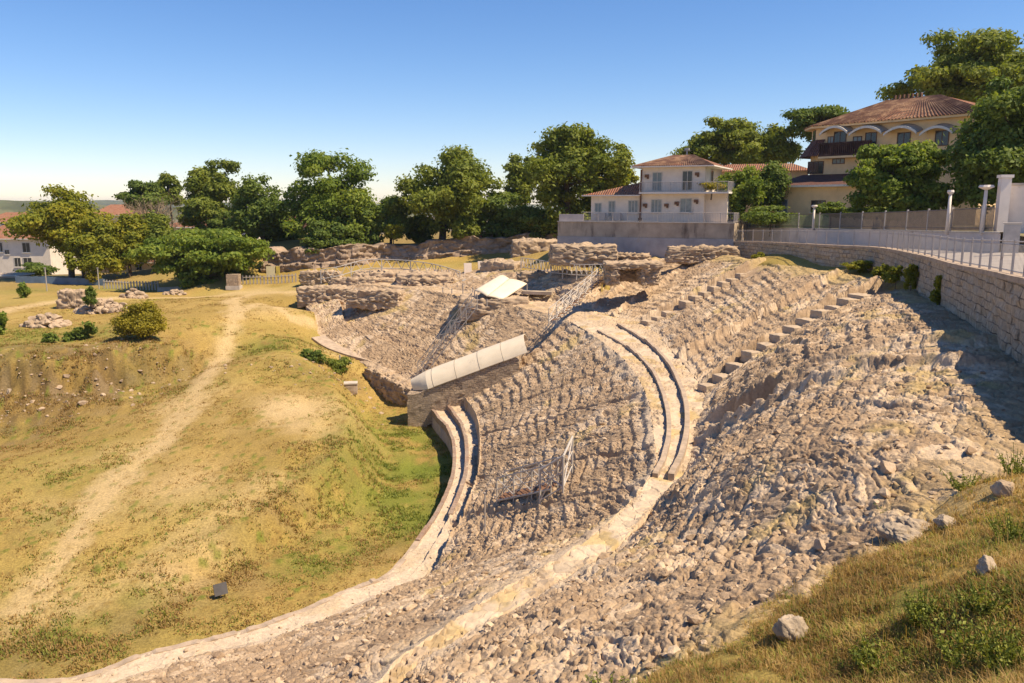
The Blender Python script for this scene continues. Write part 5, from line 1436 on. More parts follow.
A1 = [at(x, y, d=d) for x, y, d in ((462, 280.5, 87), (488, 281, 87), (490, 275, 91), (466, 274, 91))]
cf = thing('flat_cover', 'flat pale blue sheet cover lying left of the folded white cover', 'cover', tuple(A1[0]))
mb = MB(); sheet(mb, *[Vector(p - A1[0]) for p in A1], .12, .1); mb.build('panel', M['sheet_blue'], cf, True)
mb = MB()
for p in A1: q = Vector(p - A1[0]); mb.tube(q + Vector((0, 0, -.06)), q - Vector((0, 0, 1.3)), .06)
mb.build('support_posts', M['metal'], cf)
p = at(492, 299, 9.1)
pf = thing('stone_platform', 'rough low stone platform under the folded white cover', 'platform', tuple(p))
q = link('slab', rough_mesh('slab', (6.6, 5.0, 2.2), 140, 5, .3, .8), M['ruin_stone'], pf); q.location = (.2, 1.6, -.95)
mb = MB()
for i in range(4): mb.box((4.3, 1.2 + i * .62, .45 - .05 * i), (2.9, .5, .3), R(-16))
o = mb.build('timber_stack', M['old_wall'], None); o.location = tuple(p); tag(o, 'low stack of grey slabs beside the right edge of the folded white cover', 'slabs')
# upright panels behind the flat cover
for px, yt, yb, wd, lab in ((468, 263, 277, .9, 'leaning white panel standing behind the flat blue cover'), (484, 261, 276, 1.4, 'upright pale grey panel against the ochre ruined wall')):
    q = at(px, yb, 9.7); hh = at(0, yt, d=q[1])[2] - 9.7
    o = MB().box((0, 0, hh / 2 - .1), (wd, .1, hh + .2), R(20), R(-8)).box((0, .12, hh * .4), (.08, .08, hh * .8)).build('upright_panel', M['wall_white'], None); o.location = tuple(q); tag(o, lab, 'panel')

M['metal_light'] = simple('light_painted_metal', (0.46, 0.42, 0.38), 0.55, 0.0, var=.12, scale=3, dirt=((0.3, 0.2, 0.14), 3.0, .62))
def truss_railing(name, label, pts, h, m='metal_pale', pitch=1.0, r=.045, group=None, deck=False, lean=0.0, cat='railing'):
    """top and bottom chords with zigzag braces"""
    P = np.array(pts, float); o0 = P[0].copy()
    th = thing(name, label, cat, tuple(o0), group=group)
    u = np.linspace(0, len(P) - 1, 400); C = catmull(P, u) - o0; arc = np.r_[0, np.cumsum(np.linalg.norm(np.diff(C, axis=0), axis=1))]
    n = max(2, int(arc[-1] / pitch)); Q = np.stack([np.interp(np.linspace(0, arc[-1], n + 1), arc, C[:, j]) for j in range(3)], 1)
    ch, br, ps = MB(), MB(), MB(); up = np.array([0, 0, h]); 
    for i in range(n):
        a, b = Q[i], Q[i + 1]
        ch.tube(a + up, b + up, r, n=5)
        mid = (a + b) / 2
        br.tube(a, mid + up, r * .8, n=5); br.tube(mid + up, b, r * .8, n=5)
    lo = MB()
    for i in range(n): lo.tube(Q[i], Q[i + 1], r, n=5)
    ch.build('top_rail', M[m], th); lo.build('bottom_rail', M[m], th); br.build('braces', M[m], th)
    for i in range(0, n + 1, 3):
        MB().tube(Q[i] - [0, 0, .5], Q[i] + up, r * 1.1, n=6).build('post', M[m], th)
    return th
TR = [at(*q) for q in ((321, 279, 9.3), (336, 276.5, 9.6), (350, 272.5, 10.0), (367, 268.5, 10.4), (390, 268.5, 10.4), (412, 270, 10.3), (437, 274, 10.0), (460, 281, 9.4))]
truss_railing('truss_walkway', 'long arched metal truss railing crossing the far end of the ruins', TR, 1.05, pitch=1.15, r=.05, m='metal_light')
T2 = [at(*q) for q in ((521, 267, 11.2), (540, 270, 11.2), (557, 273, 11.2), (580, 275, 11.3), (603, 275.5, 11.5))]
truss_railing('truss_railing', 'straight metal truss railing on the yellow ledge right of the folded cover', T2, 1.0, pitch=.75, r=.042, m='metal_light')

def metal_stairs(label, base, top, width, hr, nst, side, treads=True, x=True, r=.034, name='metal_staircase', m='metal'):
    """flight from base to top; width vector 'side'; handrails both sides with cross braces"""
    b, t = Vector(base), Vector(top); s = Vector(side).normalized() * width
    th = thing(name, label, 'stairs', tuple(b), group='metal visitor stairs over the ruins')
    d = t - b
    up = Vector((0, 0, hr))
    MB().tube((0, 0, 0), d, r * 1.5, n=6).build('stringer', M[m], th); MB().tube(s, s + d, r * 1.5, n=6).build('stringer', M[m], th)
    if treads:
        for i in range(nst):
            q = d * ((i + .5) / nst); c = q + s / 2
            MB().box(c, (.22, width, .04), math.atan2(s.y, s.x) - math.pi / 2).build('tread', M['rust'], th)
    for o_ in (Vector(), s):
        mb = MB().tube(o_ + up, o_ + d + up, r, n=6); hr_ = mb.build('handrail', M[m], th)
        n = max(2, int(d.length / 1.5)); k = MB()
        for i in range(n + 1):
            q = o_ + d * (i / n); k.tube(q - Vector((0, 0, .3)), q + up, r, n=6)
            if i < n:
                q2 = o_ + d * ((i + 1) / n); k.tube(q + up * .5, q2 + up * .5, r * .7, n=5)
                if x: k.tube(q + up * .1, q2 + up, r * .7, n=5); k.tube(q + up, q2 + up * .1, r * .7, n=5)
        k.build('balusters', M[m], hr_)
    return th
pz = lambda px, py, d: at(px, py, d=d)
def on_cav(px, py, z0, lift=.25):
    p = at(px, py, z0)
    for _ in range(6):
        z, dd = cav_z(p[0], p[1]); p = at(px, py, .5 * z + .5 * p[2])
    p[2] = z + lift; return p
# descending flight at the right end of the straight truss
b1, t1 = at(556, 320, 8.75), at(604, 279, 11.1)
metal_stairs('long metal stairs with braced handrails descending from the straight truss railing', b1, t1, 1.1, 1.05, 16, (-.55, -.8, 0), m='metal_pale')
b2, t2 = on_cav(418, 378, 3.5, .3), on_cav(472, 326, 7.5, .35)
metal_stairs('metal stairs climbing the rubble left of the long curved cover', b2, t2, 1.0, 1.1, 14, (.5, -.85, 0), m='metal')
b3, t3 = on_cav(497, 505, 4.0, .2), on_cav(551, 497, 5.6, .35)
metal_stairs('short dark metal stairs with tall cross-braced railing in the lower seating rows', b3, t3, 1.0, 1.1, 9, (.35, 1, 0), m='metal_light')
gq = [on_cav(540, 506, 5.4, .1), on_cav(563, 493, 6.0, .1), on_cav(572, 472, 6.3, .15)]
gt = thing('stair_gate', 'tall metal gate frame with crossed bars at the top of the short dark stairs', 'gate', tuple(gq[0]))
G = [Vector(p - gq[0]) for p in gq]; mb = MB(); hh = Vector((0, 0, 1.5))
fr_ = MB()
for g0 in G: fr_.tube(g0 - Vector((0, 0, .3)), g0 + hh, .05, n=7)
for a, b in zip(G[:-1], G[1:]):
    fr_.tube(a + hh, b + hh, .05, n=7); fr_.tube(a + hh * .1, b + hh * .1, .03, n=6); fr_.tube(a + hh * .55, b + hh * .55, .025, n=6)
    mb.tube(a + hh * .1, b + hh, .03, n=5); mb.tube(a + hh, b + hh * .1, .03, n=5)
fr_.build('frame', M['metal_light'], gt); mb.build('crossbars', M['metal_pale'], gt)
q = on_cav(485, 533, 3.4, 0); o = MB().tube((0, 0, -.3), (0, 0, 1.75), .035, n=8).box((0, 0, 1.78), (.09, .09, .05)).build('metal_pole', M['metal'], None); o.location = tuple(q); tag(o, 'thin lone metal pole at the edge of the lower rows near the podium', 'pole')
for k, (px, py, lab) in enumerate(((443, 298, 'leftmost short grey post of the small row below the flat blue cover'), (452, 299, 'second short grey post of the small row below the flat blue cover'), (463, 297, 'third short grey post of the small row below the flat blue cover'), (473, 300, 'rightmost short grey post, next to the folded white cover'))):
    q = on_cav(px, py, 9.0, 0); o = MB().tube((0, 0, -.3), (0, 0, 1.25), .06, n=7).box((0, 0, 1.27), (.16, .16, .06)).build('short_post', M['metal'], None); o.location = tuple(q); tag(o, lab, 'post', 'short grey posts in the far ruins')

# arena small things
q = at(351, 391, 2.3); z = gz(q[0], q[1])
sb = thing('stone_block', 'square pale stone block on the grass below the small bank', 'block', (q[0], q[1], z), .2)
o = link('body', rough_mesh('body', (1.05, .8, .95), 71, 4, .04, .8), M['kerb'], sb); o.location = (0, 0, .35)
MB().box((0, 0, .86), (1.15, .9, .1)).build('lid', M['concrete'], sb)
q1 = at(340, 362, 3.7); o = MB().tube((0, 0, -.2), (1.5, -2.2, -.1), .05, n=6).box((0, 0, 0), (.12, .12, .5)).build('leaning_pole', M['metal'], None); o.location = (q1[0], q1[1], gz(q1[0], q1[1]) + .4); tag(o, 'thin grey pole leaning down the bank to the stone block', 'pole')
q = at(221, 597, 1.4); z = gz(q[0], q[1])
sg = thing('notice_panel', 'small dark tilted panel stuck in the grass bank beside the arena', 'panel', (q[0], q[1], z), R(35))
MB().box((0, 0, .42), (.55, .05, .5), 0, R(-25)).build('board', M['dark_board'], sg); MB().tube((0, .05, -.2), (0, .05, .45), .03).build('post', M['metal'], sg)
q = at(273, 280, 7.9); z = gz(q[0], q[1])
nb = thing('information_board', 'cream and yellow information board near the left end of the rock wall', 'sign', (q[0], q[1], z))
MB().box((-.25, 0, 1.25), (1.15, .1, 1.35)).build('board', M['sign_face'], nb); MB().box((.72, -.02, 1.25), (.45, .12, 1.35)).build('side_panel', simple('yellow_panel', (.55, .42, .08), .6), nb)
MB().box((-.7, .08, .6), (.09, .09, 1.6)).build('leg', M['metal'], nb); MB().box((.75, .08, .6), (.09, .09, 1.6)).build('leg', M['metal'], nb)
q = at(234, 286, 7.6); z = gz(q[0], q[1])
gp2 = thing('brick_gatepost', 'stout brown brick gatepost on a grey base right of the big round tree', 'pillar', (q[0], q[1], z))
MB().box((0, 0, 1.15), (1.55, 1.0, 1.5)).build('shaft', M['ruin_masonry'], gp2, uv=True); MB().box((0, 0, .2), (1.75, 1.2, .5)).build('base', M['concrete'], gp2)
# left fences and walls
def flat_fence(name, label, px0, px1, py, z, h, m, bar=.35, cat='fence', wdt=.16, solid=False):
    a, b = at(px0, py, z), at(px1, py, z); n = int(np.hypot(*(b - a)[:2]) / bar)
    th = thing(name, label, cat, (a[0], a[1], 0)); mb, rl_ = MB(), MB()
    for i in range(n + 1):
        p = a + (b - a) * i / n; zz = gz(p[0], p[1])
        mb.box((p[0] - a[0], p[1] - a[1], zz + h / 2 - .1), (wdt, .06 if not solid else .2, h + (.1 * random.random())))
    mb.build('pickets' if not solid else 'wall_face', M[m], th)
    for i in range(0, n, 2):
        p, q_ = a + (b - a) * i / n, a + (b - a) * min(n, i + 2) / n
        rl_.tube((p[0] - a[0], p[1] - a[1] - .05, gz(p[0], p[1]) + h * .75), (q_[0] - a[0], q_[1] - a[1] - .05, gz(q_[0], q_[1]) + h * .75), .05, n=4)
    rl_.build('rail', M[m], th)
    return th
flat_fence('picket_fence', 'pale picket fence at the far left edge of the grass under the trees', 104, 158, 285.5, 6.9, 1.3, 'metal_pale', .4)
flat_fence('site_wall', 'low blue-grey wall with a rail along the back of the grass at left', 18, 103, 284, 6.8, 1.0, 'tarp_blue', .5, 'wall', .52, True)
flat_fence('low_wall', 'low pale grey wall behind the grass between the picket fence and the brick gatepost', 159, 226, 284, 7.2, .7, 'concrete', .5, 'wall', .52, True)
flat_fence('mesh_fence', 'grey site fence on the ground between brick gatepost and rock wall', 243, 296, 282, 7.9, 1.2, 'metal', .45)
for k, (px, pt, pb, lab) in enumerate(((47, 268, 290, 'thin grey pole left of the white boulder by the low wall'), (99, 268, 286, 'thin grey pole at the left end of the picket fence'))):
    q = at(px, pb, 6.9); z = gz(q[0], q[1]); hh = at(0, pt, d=q[1])[2] - z
    o = MB().tube((0, 0, -.3), (0, 0, hh), .07, n=7).box((0, 0, hh), (.2, .2, .1)).build('grey_pole', M['metal'], None); o.location = (q[0], q[1], z); tag(o, lab, 'pole')

# boulders and rubble piles on the left mound
def stone_mesh(name, size, seed, amp=.05):
    import bmesh
    bm = bmesh.new(); bmesh.ops.create_icosphere(bm, subdivisions=5, radius=.5); V = np.array([v.co[:] for v in bm.verts]); Fc = np.array([[v.index for v in f.verts] for f in bm.faces]); bm.free()
    r2 = np.random.default_rng(seed)
    for i in range(16):
        n = r2.normal(size=3); n /= np.linalg.norm(n); lim = r2.uniform(.27, .43); V = V - np.outer(np.maximum(V @ n - lim, 0) * .93, n)
    V = V * np.array(size) * 1.25; P = V / np.mean(size)
    d = (fbm(P[:, 0] * 5 + P[:, 2] * 3 + seed, P[:, 1] * 5 - P[:, 2] * 4, 900 + seed, 5) - .5) + .5 * (fbm(P[:, 0] * 18 + P[:, 2] * 11, P[:, 1] * 18 - P[:, 2] * 15, 930 + seed, 3) - .5)
    nn = V / np.linalg.norm(V, axis=1)[:, None]
    return np_mesh(name, V + nn * (d * amp * np.mean(size) * 1.6)[:, None], Fc, 3, True)
def boulder(label, px0, px1, pt, pb, zg, seed, m='rock', amp=.1, n=4, cat='boulder', name='boulder', squash=1.0, group=None, rz=None, sc=.8):
    q = at((px0 + px1) / 2, pb, zg); z = gz(q[0], q[1]); d = q[1]
    wd = (px1 - px0) / F * d; ht = (pb - pt) / F * math.hypot(d, CAMZ - z)
    me = stone_mesh(name, (wd, wd * .85 * squash, ht * 1.25), seed, amp)
    o = link(name, me, M[m]); o.location = (q[0], q[1] + wd * .3, z + ht * .30); o.rotation_euler = (0.05, .04, rz if rz is not None else seed * .7)
    return tag(o, label, cat, group)
rough_thing('masonry_block', 'big pale block of old masonry on the left mound behind the small conical shrub', 'ruin', 57, 83, 291, 309, 7.1, 2.0, 81, .35, .8, None, 5, 'ruin_stone', .1)
boulder('small grey rock poking from the brown bank at the left edge', 4, 13, 391, 399, 3.6, 82, 'rock', .1, rz=.4)
def rubble_pile(label, px0, px1, pt, pb, zg, seed, n=160, smax=.5):
    q = at((px0 + px1) / 2, pb, zg); d = q[1] + 1.5; r2 = np.random.default_rng(seed); W_ = (px1 - px0) / F * d / 2; H_ = (pb - pt) / F * d
    vs0, fs0 = ICO
    VV, FF = [], []; b = 0
    for i in range(n):
        a, rr = r2.uniform(0, 6.28), r2.uniform(0, 1) ** .6
        x, y = W_ * rr * math.cos(a), W_ * .45 * rr * math.sin(a) ; s = r2.uniform(.12, smax)
        zz = gz(q[0] + x, d + y) + H_ * (1 - rr ** 1.5) * r2.uniform(.3, .9)
        nn = r2.normal(size=3); nn /= np.linalg.norm(nn); v = vs0 * np.array([1.2, .9, .7]) * r2.uniform(.8, 1.2, 3); v = v - np.outer(np.maximum(v @ nn - .4, 0), nn)
        for _ in range(4):
            nn = r2.normal(size=3); nn /= np.linalg.norm(nn); v = v - np.outer(np.maximum(v @ nn - r2.uniform(.4, .7), 0), nn)
        Rm = np.array(Matrix.Rotation(r2.uniform(0, 6.28), 3, 'Z') @ Matrix.Rotation(r2.uniform(-.6, .6), 3, 'X'))
        VV.append(v * s @ Rm.T + [x, y, zz]); FF.append(fs0 + b); b += len(vs0)
    vsx = 0
    me = np_mesh('rubble_pile', np.concatenate(VV), np.concatenate(FF), 3, False); o = link('rubble_pile', me, M['ruin_stone']); o.location = (q[0], d, 0)
    tag(o, label, 'rubble')
import bmesh as _bm
_b = _bm.new(); _bm.ops.create_icosphere(_b, subdivisions=2, radius=1); ICO = (np.array([v.co[:] for v in _b.verts]), np.array([[v.index for v in f.verts] for f in _b.faces])); _b.free()
rubble_pile('heap of grey rubble on the left mound nearest the left edge', 14, 58, 309, 324, 7.1, 1)
rubble_pile('long low heap of pale rubble right of the big masonry block', 66, 124, 299, 313, 7.1, 2, 200)
rubble_pile('small heap of stones farther back, right of the long rubble heap', 116, 142, 288, 298, 7.3, 3, 90)
rubble_pile('little scatter of stones near the right end of the picket fence', 158, 182, 287, 292, 7.3, 4, 60, .35)
# foreground rocks
boulder('pale grey boulder on the dry grass at the bottom, right of centre', 778, 809, 609, 637, 12.75, 91, 'rock', .10, rz=.5)
boulder('rounded grey rock in the grass near the right edge, beside the tall green weeds', 976, 999, 569, 586, 13.7, 92, 'rock', .10, rz=1.2)
boulder('brown half-buried stone near the right edge above the flat slabs', 997, 1020, 484, 497, 13.5, 93, 'ruin_stone', .10, rz=.3)
boulder('flat pale bedrock slab at the grass edge, the upper one', 900, 938, 507, 517, 13.1, 94, 'rock', .2, squash=1.3, rz=.2)
boulder('flat pale bedrock slab at the grass edge, the lower and wider one', 888, 935, 522, 533, 13.0, 95, 'rock', .2, squash=1.2, rz=-.2)
boulder('small angular stone at the grass edge right of the two bedrock slabs', 938, 960, 511, 521, 13.2, 96, 'rock', .12, squash=1.2, rz=.9)

# ------------------------------------------------------------------ trees and plants
def leaf_quads(P, N, size, r2):
    """diamond leaves at P facing about N"""
    n = len(P); N = N / np.maximum(np.linalg.norm(N, axis=1), 1e-6)[:, None]
    a = np.cross(N, r2.normal(size=(n, 3))); a /= np.maximum(np.linalg.norm(a, axis=1), 1e-6)[:, None]; b = np.cross(N, a)
    s = size[:, None]
    V = np.stack([P + a * s, P + b * s * .55 + N * s * .12, P - a * s, P - b * s * .55 + N * s * .12], 1)
    return V.reshape(-1, 3), np.arange(n * 4).reshape(n, 4)
def crown(name, parent, m, c, rad, seed, nleaf, size, npuff=34, pr=(.2, .36), floor=-1.0, shape=1.0, tint=None, name_k='tree'):
    r2 = np.random.default_rng(seed)
    rad = np.array(rad, float); C = []
    tries = 0
    while len(C) < npuff and tries < 5000:
        tries += 1
        d = r2.normal(size=3); d /= np.linalg.norm(d); rr = r2.uniform(.1, 1) ** .5
        lob = 1 + (.13 if name_k == 'tree' else .06) * math.sin(3 * math.atan2(d[1], d[0]) + seed) * (1 - abs(d[2])) + .15 * math.sin(5 * d[2] + seed * 1.7)
        d = d / (np.abs(d) ** 2.2).sum() ** (1 / 2.2)
        p = d * rr * .86 * lob
        if p[2] < floor: continue
        p[:2] *= (1 - .25 * shape * max(p[2], 0)) ; C.append(p)
    C = np.array(C); PR_ = r2.uniform(pr[0], pr[1], len(C))
    wgt = PR_ ** 2; cnt = (nleaf * wgt / wgt.sum()).astype(int)
    PP, NN, SS, RN = [], [], [], []
    for p, q, k in zip(C, PR_, cnt):
        d = r2.normal(size=(k, 3)); d /= np.linalg.norm(d, axis=1)[:, None]
        d[:, 2] = np.where(r2.uniform(size=k) < .35, np.abs(d[:, 2]), d[:, 2])
        rr = q * r2.uniform(.25, 1.0, k) ** .5 * (1 + .25 * r2.normal(size=k))
        L = p + d * rr[:, None] * np.array([1.1, 1.1, .8])
        PP.append(L * rad); NN.append(d + r2.normal(size=(k, 3)) * .55 + [0, 0, .35]); SS.append(size * r2.uniform(.55, 1.25, k))
        RN.append(np.clip(r2.uniform(0, 1) * .45 + r2.uniform(0, .55, k), 0, 1))
    P = np.concatenate(PP) + np.array(c); V, Fq = leaf_quads(P, np.concatenate(NN), np.concatenate(SS), r2)
    me = np_mesh(name, V, Fq, 4, False); attr(me, 'rnd', np.concatenate(RN), 'FLOAT', 'FACE')
    o = link(name, me, m, parent)
    return o, C * rad + np.array(c), PR_
def trunk_mesh(mb, base, fork, tips, r):
    base, fork = Vector(base), Vector(fork); n = 6; prev = base
    for i in range(n):
        t = (i + 1) / n; p = base.lerp(fork, t) + Vector((math.sin(t * 5) * r * .5, math.cos(t * 4) * r * .4 - r * .4, 0)); mb.tube(prev, p, r * (1.25 - .55 * (i / n)), r * (1.25 - .55 * ((i + 1) / n)), 8); prev = p
    for q in tips:
        q = Vector(q); st = base.lerp(fork, random.uniform(.65, 1.0)); m1 = st.lerp(q, .5) + Vector((0, 0, (q - st).length * .10))
        mb.tube(st, m1, r * .42, r * .24, 6); mb.tube(m1, q, r * .24, r * .07, 5)
TREES = []
def tree(label, box, d, leaf, seed, nleaf=6500, size=.42, base=None, trunk_px=None, npuff=34, pr=(.2, .36), name='tree', cat='tree', group='trees around the ruins', depth=.9, r=None, floor=-1.0, shape=1.0, ground=None):
    x0, y0, x1, y1 = box; cxp, cyp = (x0 + x1) / 2, (y0 + y1) / 2
    c = at(cxp, cyp, d=d); rx = (x1 - x0) / 2 / F * d * 1.04; rz = (y1 - y0) / 2 / F * d * 1.03
    nleaf = int(nleaf * (2.6 if name == 'tree' else 1.4)); size = size * (.72 if name == 'tree' else .85)
    if name == 'tree': npuff = int(npuff * 1.7); pr = (pr[0] * .85, pr[1] * .92)
    tx = at(trunk_px or cxp, cyp, d=d)[0]
    zb = ground if ground is not None else (at(0, base, d=d)[2] if base else gz(tx, d))
    th = thing(name, label, cat, (tx, d, zb), group=group)
    co, tips, pr_ = crown('crown', th, LEAF[leaf], (c[0] - tx, 0, c[2] - zb), (rx, rx * depth, rz), seed, nleaf, size, npuff, pr, floor, shape, None, name)
    r = r or max(.08, rx * .055)
    mb = MB(); hi = [t for t in tips]; random.Random(seed).shuffle(hi)
    if name == 'wall_shrub': r = .02
    trunk_mesh(mb, (0, 0, -.6), (0, 0, max((c[2] - zb) + rz * .25, .3)), hi[:14], r)
    mb.build('trunk', M['bark'], th, True)
    return th
tree('big yellow-green tree in front of the left white house, leftmost of all the trees', (19, 190, 108, 252), 117, 'yellow', 1, 7500, .40, trunk_px=66, npuff=44)
tree('lower yellow-green tree crown right of the leftmost big tree', (66, 222, 118, 280), 114, 'yellow', 2, 5000, .36, trunk_px=81, npuff=30)
tree('medium yellow-green tree between the leftmost tree and the wide round green tree', (102, 212, 152, 268), 119, 'yellow', 3, 5000, .38, npuff=30)
tree('olive tree crown rising behind the left part of the wide round green tree', (132, 214, 180, 262), 121, 'olive', 31, 4000, .38, npuff=26)
tree('wide round fresh green tree next to the brick gatepost at the far left wall', (140, 224, 268, 281), 108, 'fresh', 4, 14000, .42, npuff=70, pr=(.13, .26), shape=.3, trunk_px=205)
tree('dark olive tree on the skyline above the bare grey tree', (118, 181, 166, 213), 142, 'dark', 5, 3500, .42, base=245, npuff=24)
tree('small olive skyline tree between two taller ones, above the bare tree', (155, 174, 184, 206), 150, 'olive', 6, 2600, .42, base=240, npuff=18)
tree('tall open-crowned olive tree on the left skyline with a visible trunk', (182, 152, 248, 222), 134, 'olive', 7, 5200, .40, base=250, npuff=34, pr=(.14, .28), trunk_px=212)
tree('bright small tree under the tall open-crowned olive tree', (174, 195, 220, 228), 128, 'olive', 8, 3600, .38, npuff=24)
tree('dark green tree left of the widest skyline tree, above the end of the rock wall', (226, 175, 286, 246), 124, 'dark', 9, 6500, .40, npuff=38, trunk_px=261, ground=11.6)
tree('broad spreading green tree, the widest on the left skyline', (281, 156, 384, 250), 122, 'fresh', 10, 10500, .42, npuff=60, pr=(.15, .28), ground=12.0, trunk_px=333)
tree('low dark tree filling the gap below the broad spreading tree, over the rock wall', (300, 222, 352, 256), 115, 'dark', 32, 4200, .36, npuff=26, ground=12)
tree('dark bushy tree between the broad spreading tree and the tall central one', (368, 192, 412, 246), 120, 'dark', 11, 4800, .38, npuff=28, ground=12.2)
tree('tall green tree with one dark straight trunk near the middle of the skyline', (396, 146, 508, 242), 120, 'olive', 12, 10500, .42, npuff=60, pr=(.14, .28), ground=12.4, trunk_px=441)
tree('low dark green tree right of the tall central tree, over the rock wall', (466, 196, 528, 244), 119, 'dark', 13, 5600, .38, npuff=34, ground=12.5)
tree('small tree peeking out behind the left shoulder of the tallest tree', (500, 156, 540, 206), 130, 'olive', 14, 3200, .40, ground=12.5, npuff=22)
tree('tallest dark tree with a thick trunk, left of the white house', (522, 116, 628, 236), 112, 'olive', 15, 12500, .40, npuff=70, pr=(.13, .26), ground=12.6, trunk_px=567)
tree('sunlit tree crown behind the left wing of the white house', (592, 158, 640, 214), 114, 'yellow', 16, 4600, .38, ground=13, npuff=28)
tree('dark shrub tree at the foot of the tallest tree beside the terrace', (500, 204, 574, 242), 116, 'dark', 33, 5200, .36, ground=12.6, npuff=34)
tree('tall green tree standing behind the white house roof', (683, 112, 768, 172), 122, 'olive', 17, 6800, .42, ground=15, npuff=40, pr=(.15, .28))
tree('olive tree between the white house and the cream villa, right of the tall green one', (742, 124, 804, 178), 124, 'olive', 18, 5200, .42, ground=15, npuff=32)
tree('flat-topped dark tree showing above the left end of the villa roof', (786, 105, 858, 140), 118, 'dark', 19, 4200, .42, ground=15.5, npuff=30)
tree('large dark tree on the skyline behind the right end of the villa roof', (905, 31, 1040, 118), 96, 'olive', 20, 12000, .40, ground=16, npuff=64, pr=(.14, .28), trunk_px=968)
tree('big dark leafy tree at the right edge in front of the villa', (946, 80, 1085, 212), 62, 'dark', 21, 17000, .30, ground=16.2, npuff=80, pr=(.13, .26), trunk_px=1012, group='trees around the ruins')
tree('bright green tree in front of the cream villa behind the picket fence', (840, 136, 944, 208), 69, 'fresh', 22, 12000, .30, ground=16.0, npuff=64, pr=(.13, .25), trunk_px=888)
tree('small leafy tree below the bright green tree, at the foot of the villa wall', (868, 172, 950, 224), 67, 'olive', 34, 6000, .28, ground=16.0, npuff=34)
for k, (bx, d, lf, lab) in enumerate((((262, 212, 304, 254), 128, 'dark', 'dense dark tree mass between the dark skyline tree and the broad spreading tree'), ((340, 206, 380, 252), 119, 'dark', 'dark lower tree on the right flank of the broad spreading tree'), ((402, 214, 438, 246), 124, 'dark', 'shadowy low tree under the left side of the tall central tree'), ((448, 214, 480, 246), 116, 'olive', 'sunlit low tree under the right side of the tall central tree'), ((204, 214, 240, 250), 128, 'dark', 'dark low tree under the left side of the dark skyline tree'))):
    tree(lab, bx, d, lf, 120 + k, 4500, .38, ground=11.6, npuff=30)
def bush(label, box, d, leaf, seed, nleaf=2500, size=.22, ground=None, name='bush', cat='bush', group='bushes around the ruins', npuff=24, pr=(.22, .4), depth=.9, shape=.2):
    return tree(label, box, d, leaf, seed, nleaf, size, ground=ground, name=name, cat=cat, group=group, npuff=npuff, pr=pr, r=.06, depth=depth, shape=shape)
bush('large round light green bush beside the right end of the white house', (721, 163, 762, 212), 84, 'fresh', 41, 6500, .22, 15.2, npuff=34)
bush('large round dark green bush just left of the villa annex', (748, 166, 792, 212), 86, 'dark', 42, 6500, .22, 15.4, npuff=34)
bush('low dark hedge bush at the foot of the villa annex', (816, 203, 846, 218), 76, 'dark', 43, 2600, .2, 15.9)
bush('low dark hedge at the foot of the villa wall right of the annex', (846, 206, 902, 220), 74, 'dark', 44, 3600, .2, 15.9)
bush('dark green creeper bush hanging on the left part of the street fence', (741, 206, 800, 226), 82, 'dark', 45, 4500, .2, 15.2)
bush('round golden-green bush alone on the left mound with a dark shadow', (118, 303, 163, 340), 66, 'gold', 46, 15000, .13, None, npuff=60, pr=(.28, .42), shape=0)
bush('low scrubby bush on the small dark bank above the square stone block', (322, 356, 352, 378), 70, 'olive', 61, 2200, .14, None)
bush('dark scrub hanging over the small bank left of the concrete ledge', (300, 348, 326, 366), 68, 'dark', 62, 1600, .14, None)
bush('small dark conical shrub on the left mound in front of the masonry block', (84, 286, 96, 305), 80, 'dark', 47, 1600, .14, None, shape=1.6)
bush('sapling with drooping dark leaves on the left mound, left of the pair', (42, 331, 59, 349), 66, 'dark', 48, 500, .20, None, npuff=12)
bush('smaller sapling of the pair on the left mound', (62, 330, 76, 346), 67, 'dark', 49, 450, .20, None, npuff=11)
bush('taller sapling of the pair on the left mound, nearest the golden bush', (74, 321, 97, 342), 67.5, 'dark', 50, 800, .20, None, npuff=14)
bush('leafy green shrub at the left edge of the mound', (-8, 310, 6, 335), 70, 'fresh', 51, 1200, .18, None)
bush('green shrub near the pale track at the far left', (15, 281, 30, 300), 92, 'fresh', 52, 1300, .18, None)
bush('dark hedge under the windows of the left white house', (20, 262, 52, 278), 128, 'dark', 53, 2400, .3, None)
bush('small yellow-green shrub by the low pale wall, left one', (180, 281, 197, 289), 103, 'fresh', 54, 900, .2, None)
bush('small yellow-green shrub by the low pale wall, right one', (198, 279, 218, 288), 104, 'fresh', 55, 1000, .2, None)
bush('little yellow flowering shrub beside the left fence pole', (86, 271, 100, 283), 112, 'gold', 56, 900, .2, None)
bush('pale yellow-green shrub on the terrace behind the rock wall near the terrace wall', (526, 214, 546, 230), 114, 'gold', 57, 1500, .26, 12.6)
bush('bright shrub between two dark trees above the rock wall', (384, 224, 402, 240), 117, 'yellow', 58, 1300, .26, 12.3)
bush('green shrub on the ruined ledge right of the straight truss railing', (586, 254, 600, 267), 80, 'fresh', 59, 900, .16, 11.9)
bush('potted yellow-green plants on the white house balcony corner', (699, 182, 724, 191), 82.4, 'gold', 60, 1400, .16, 18.9)
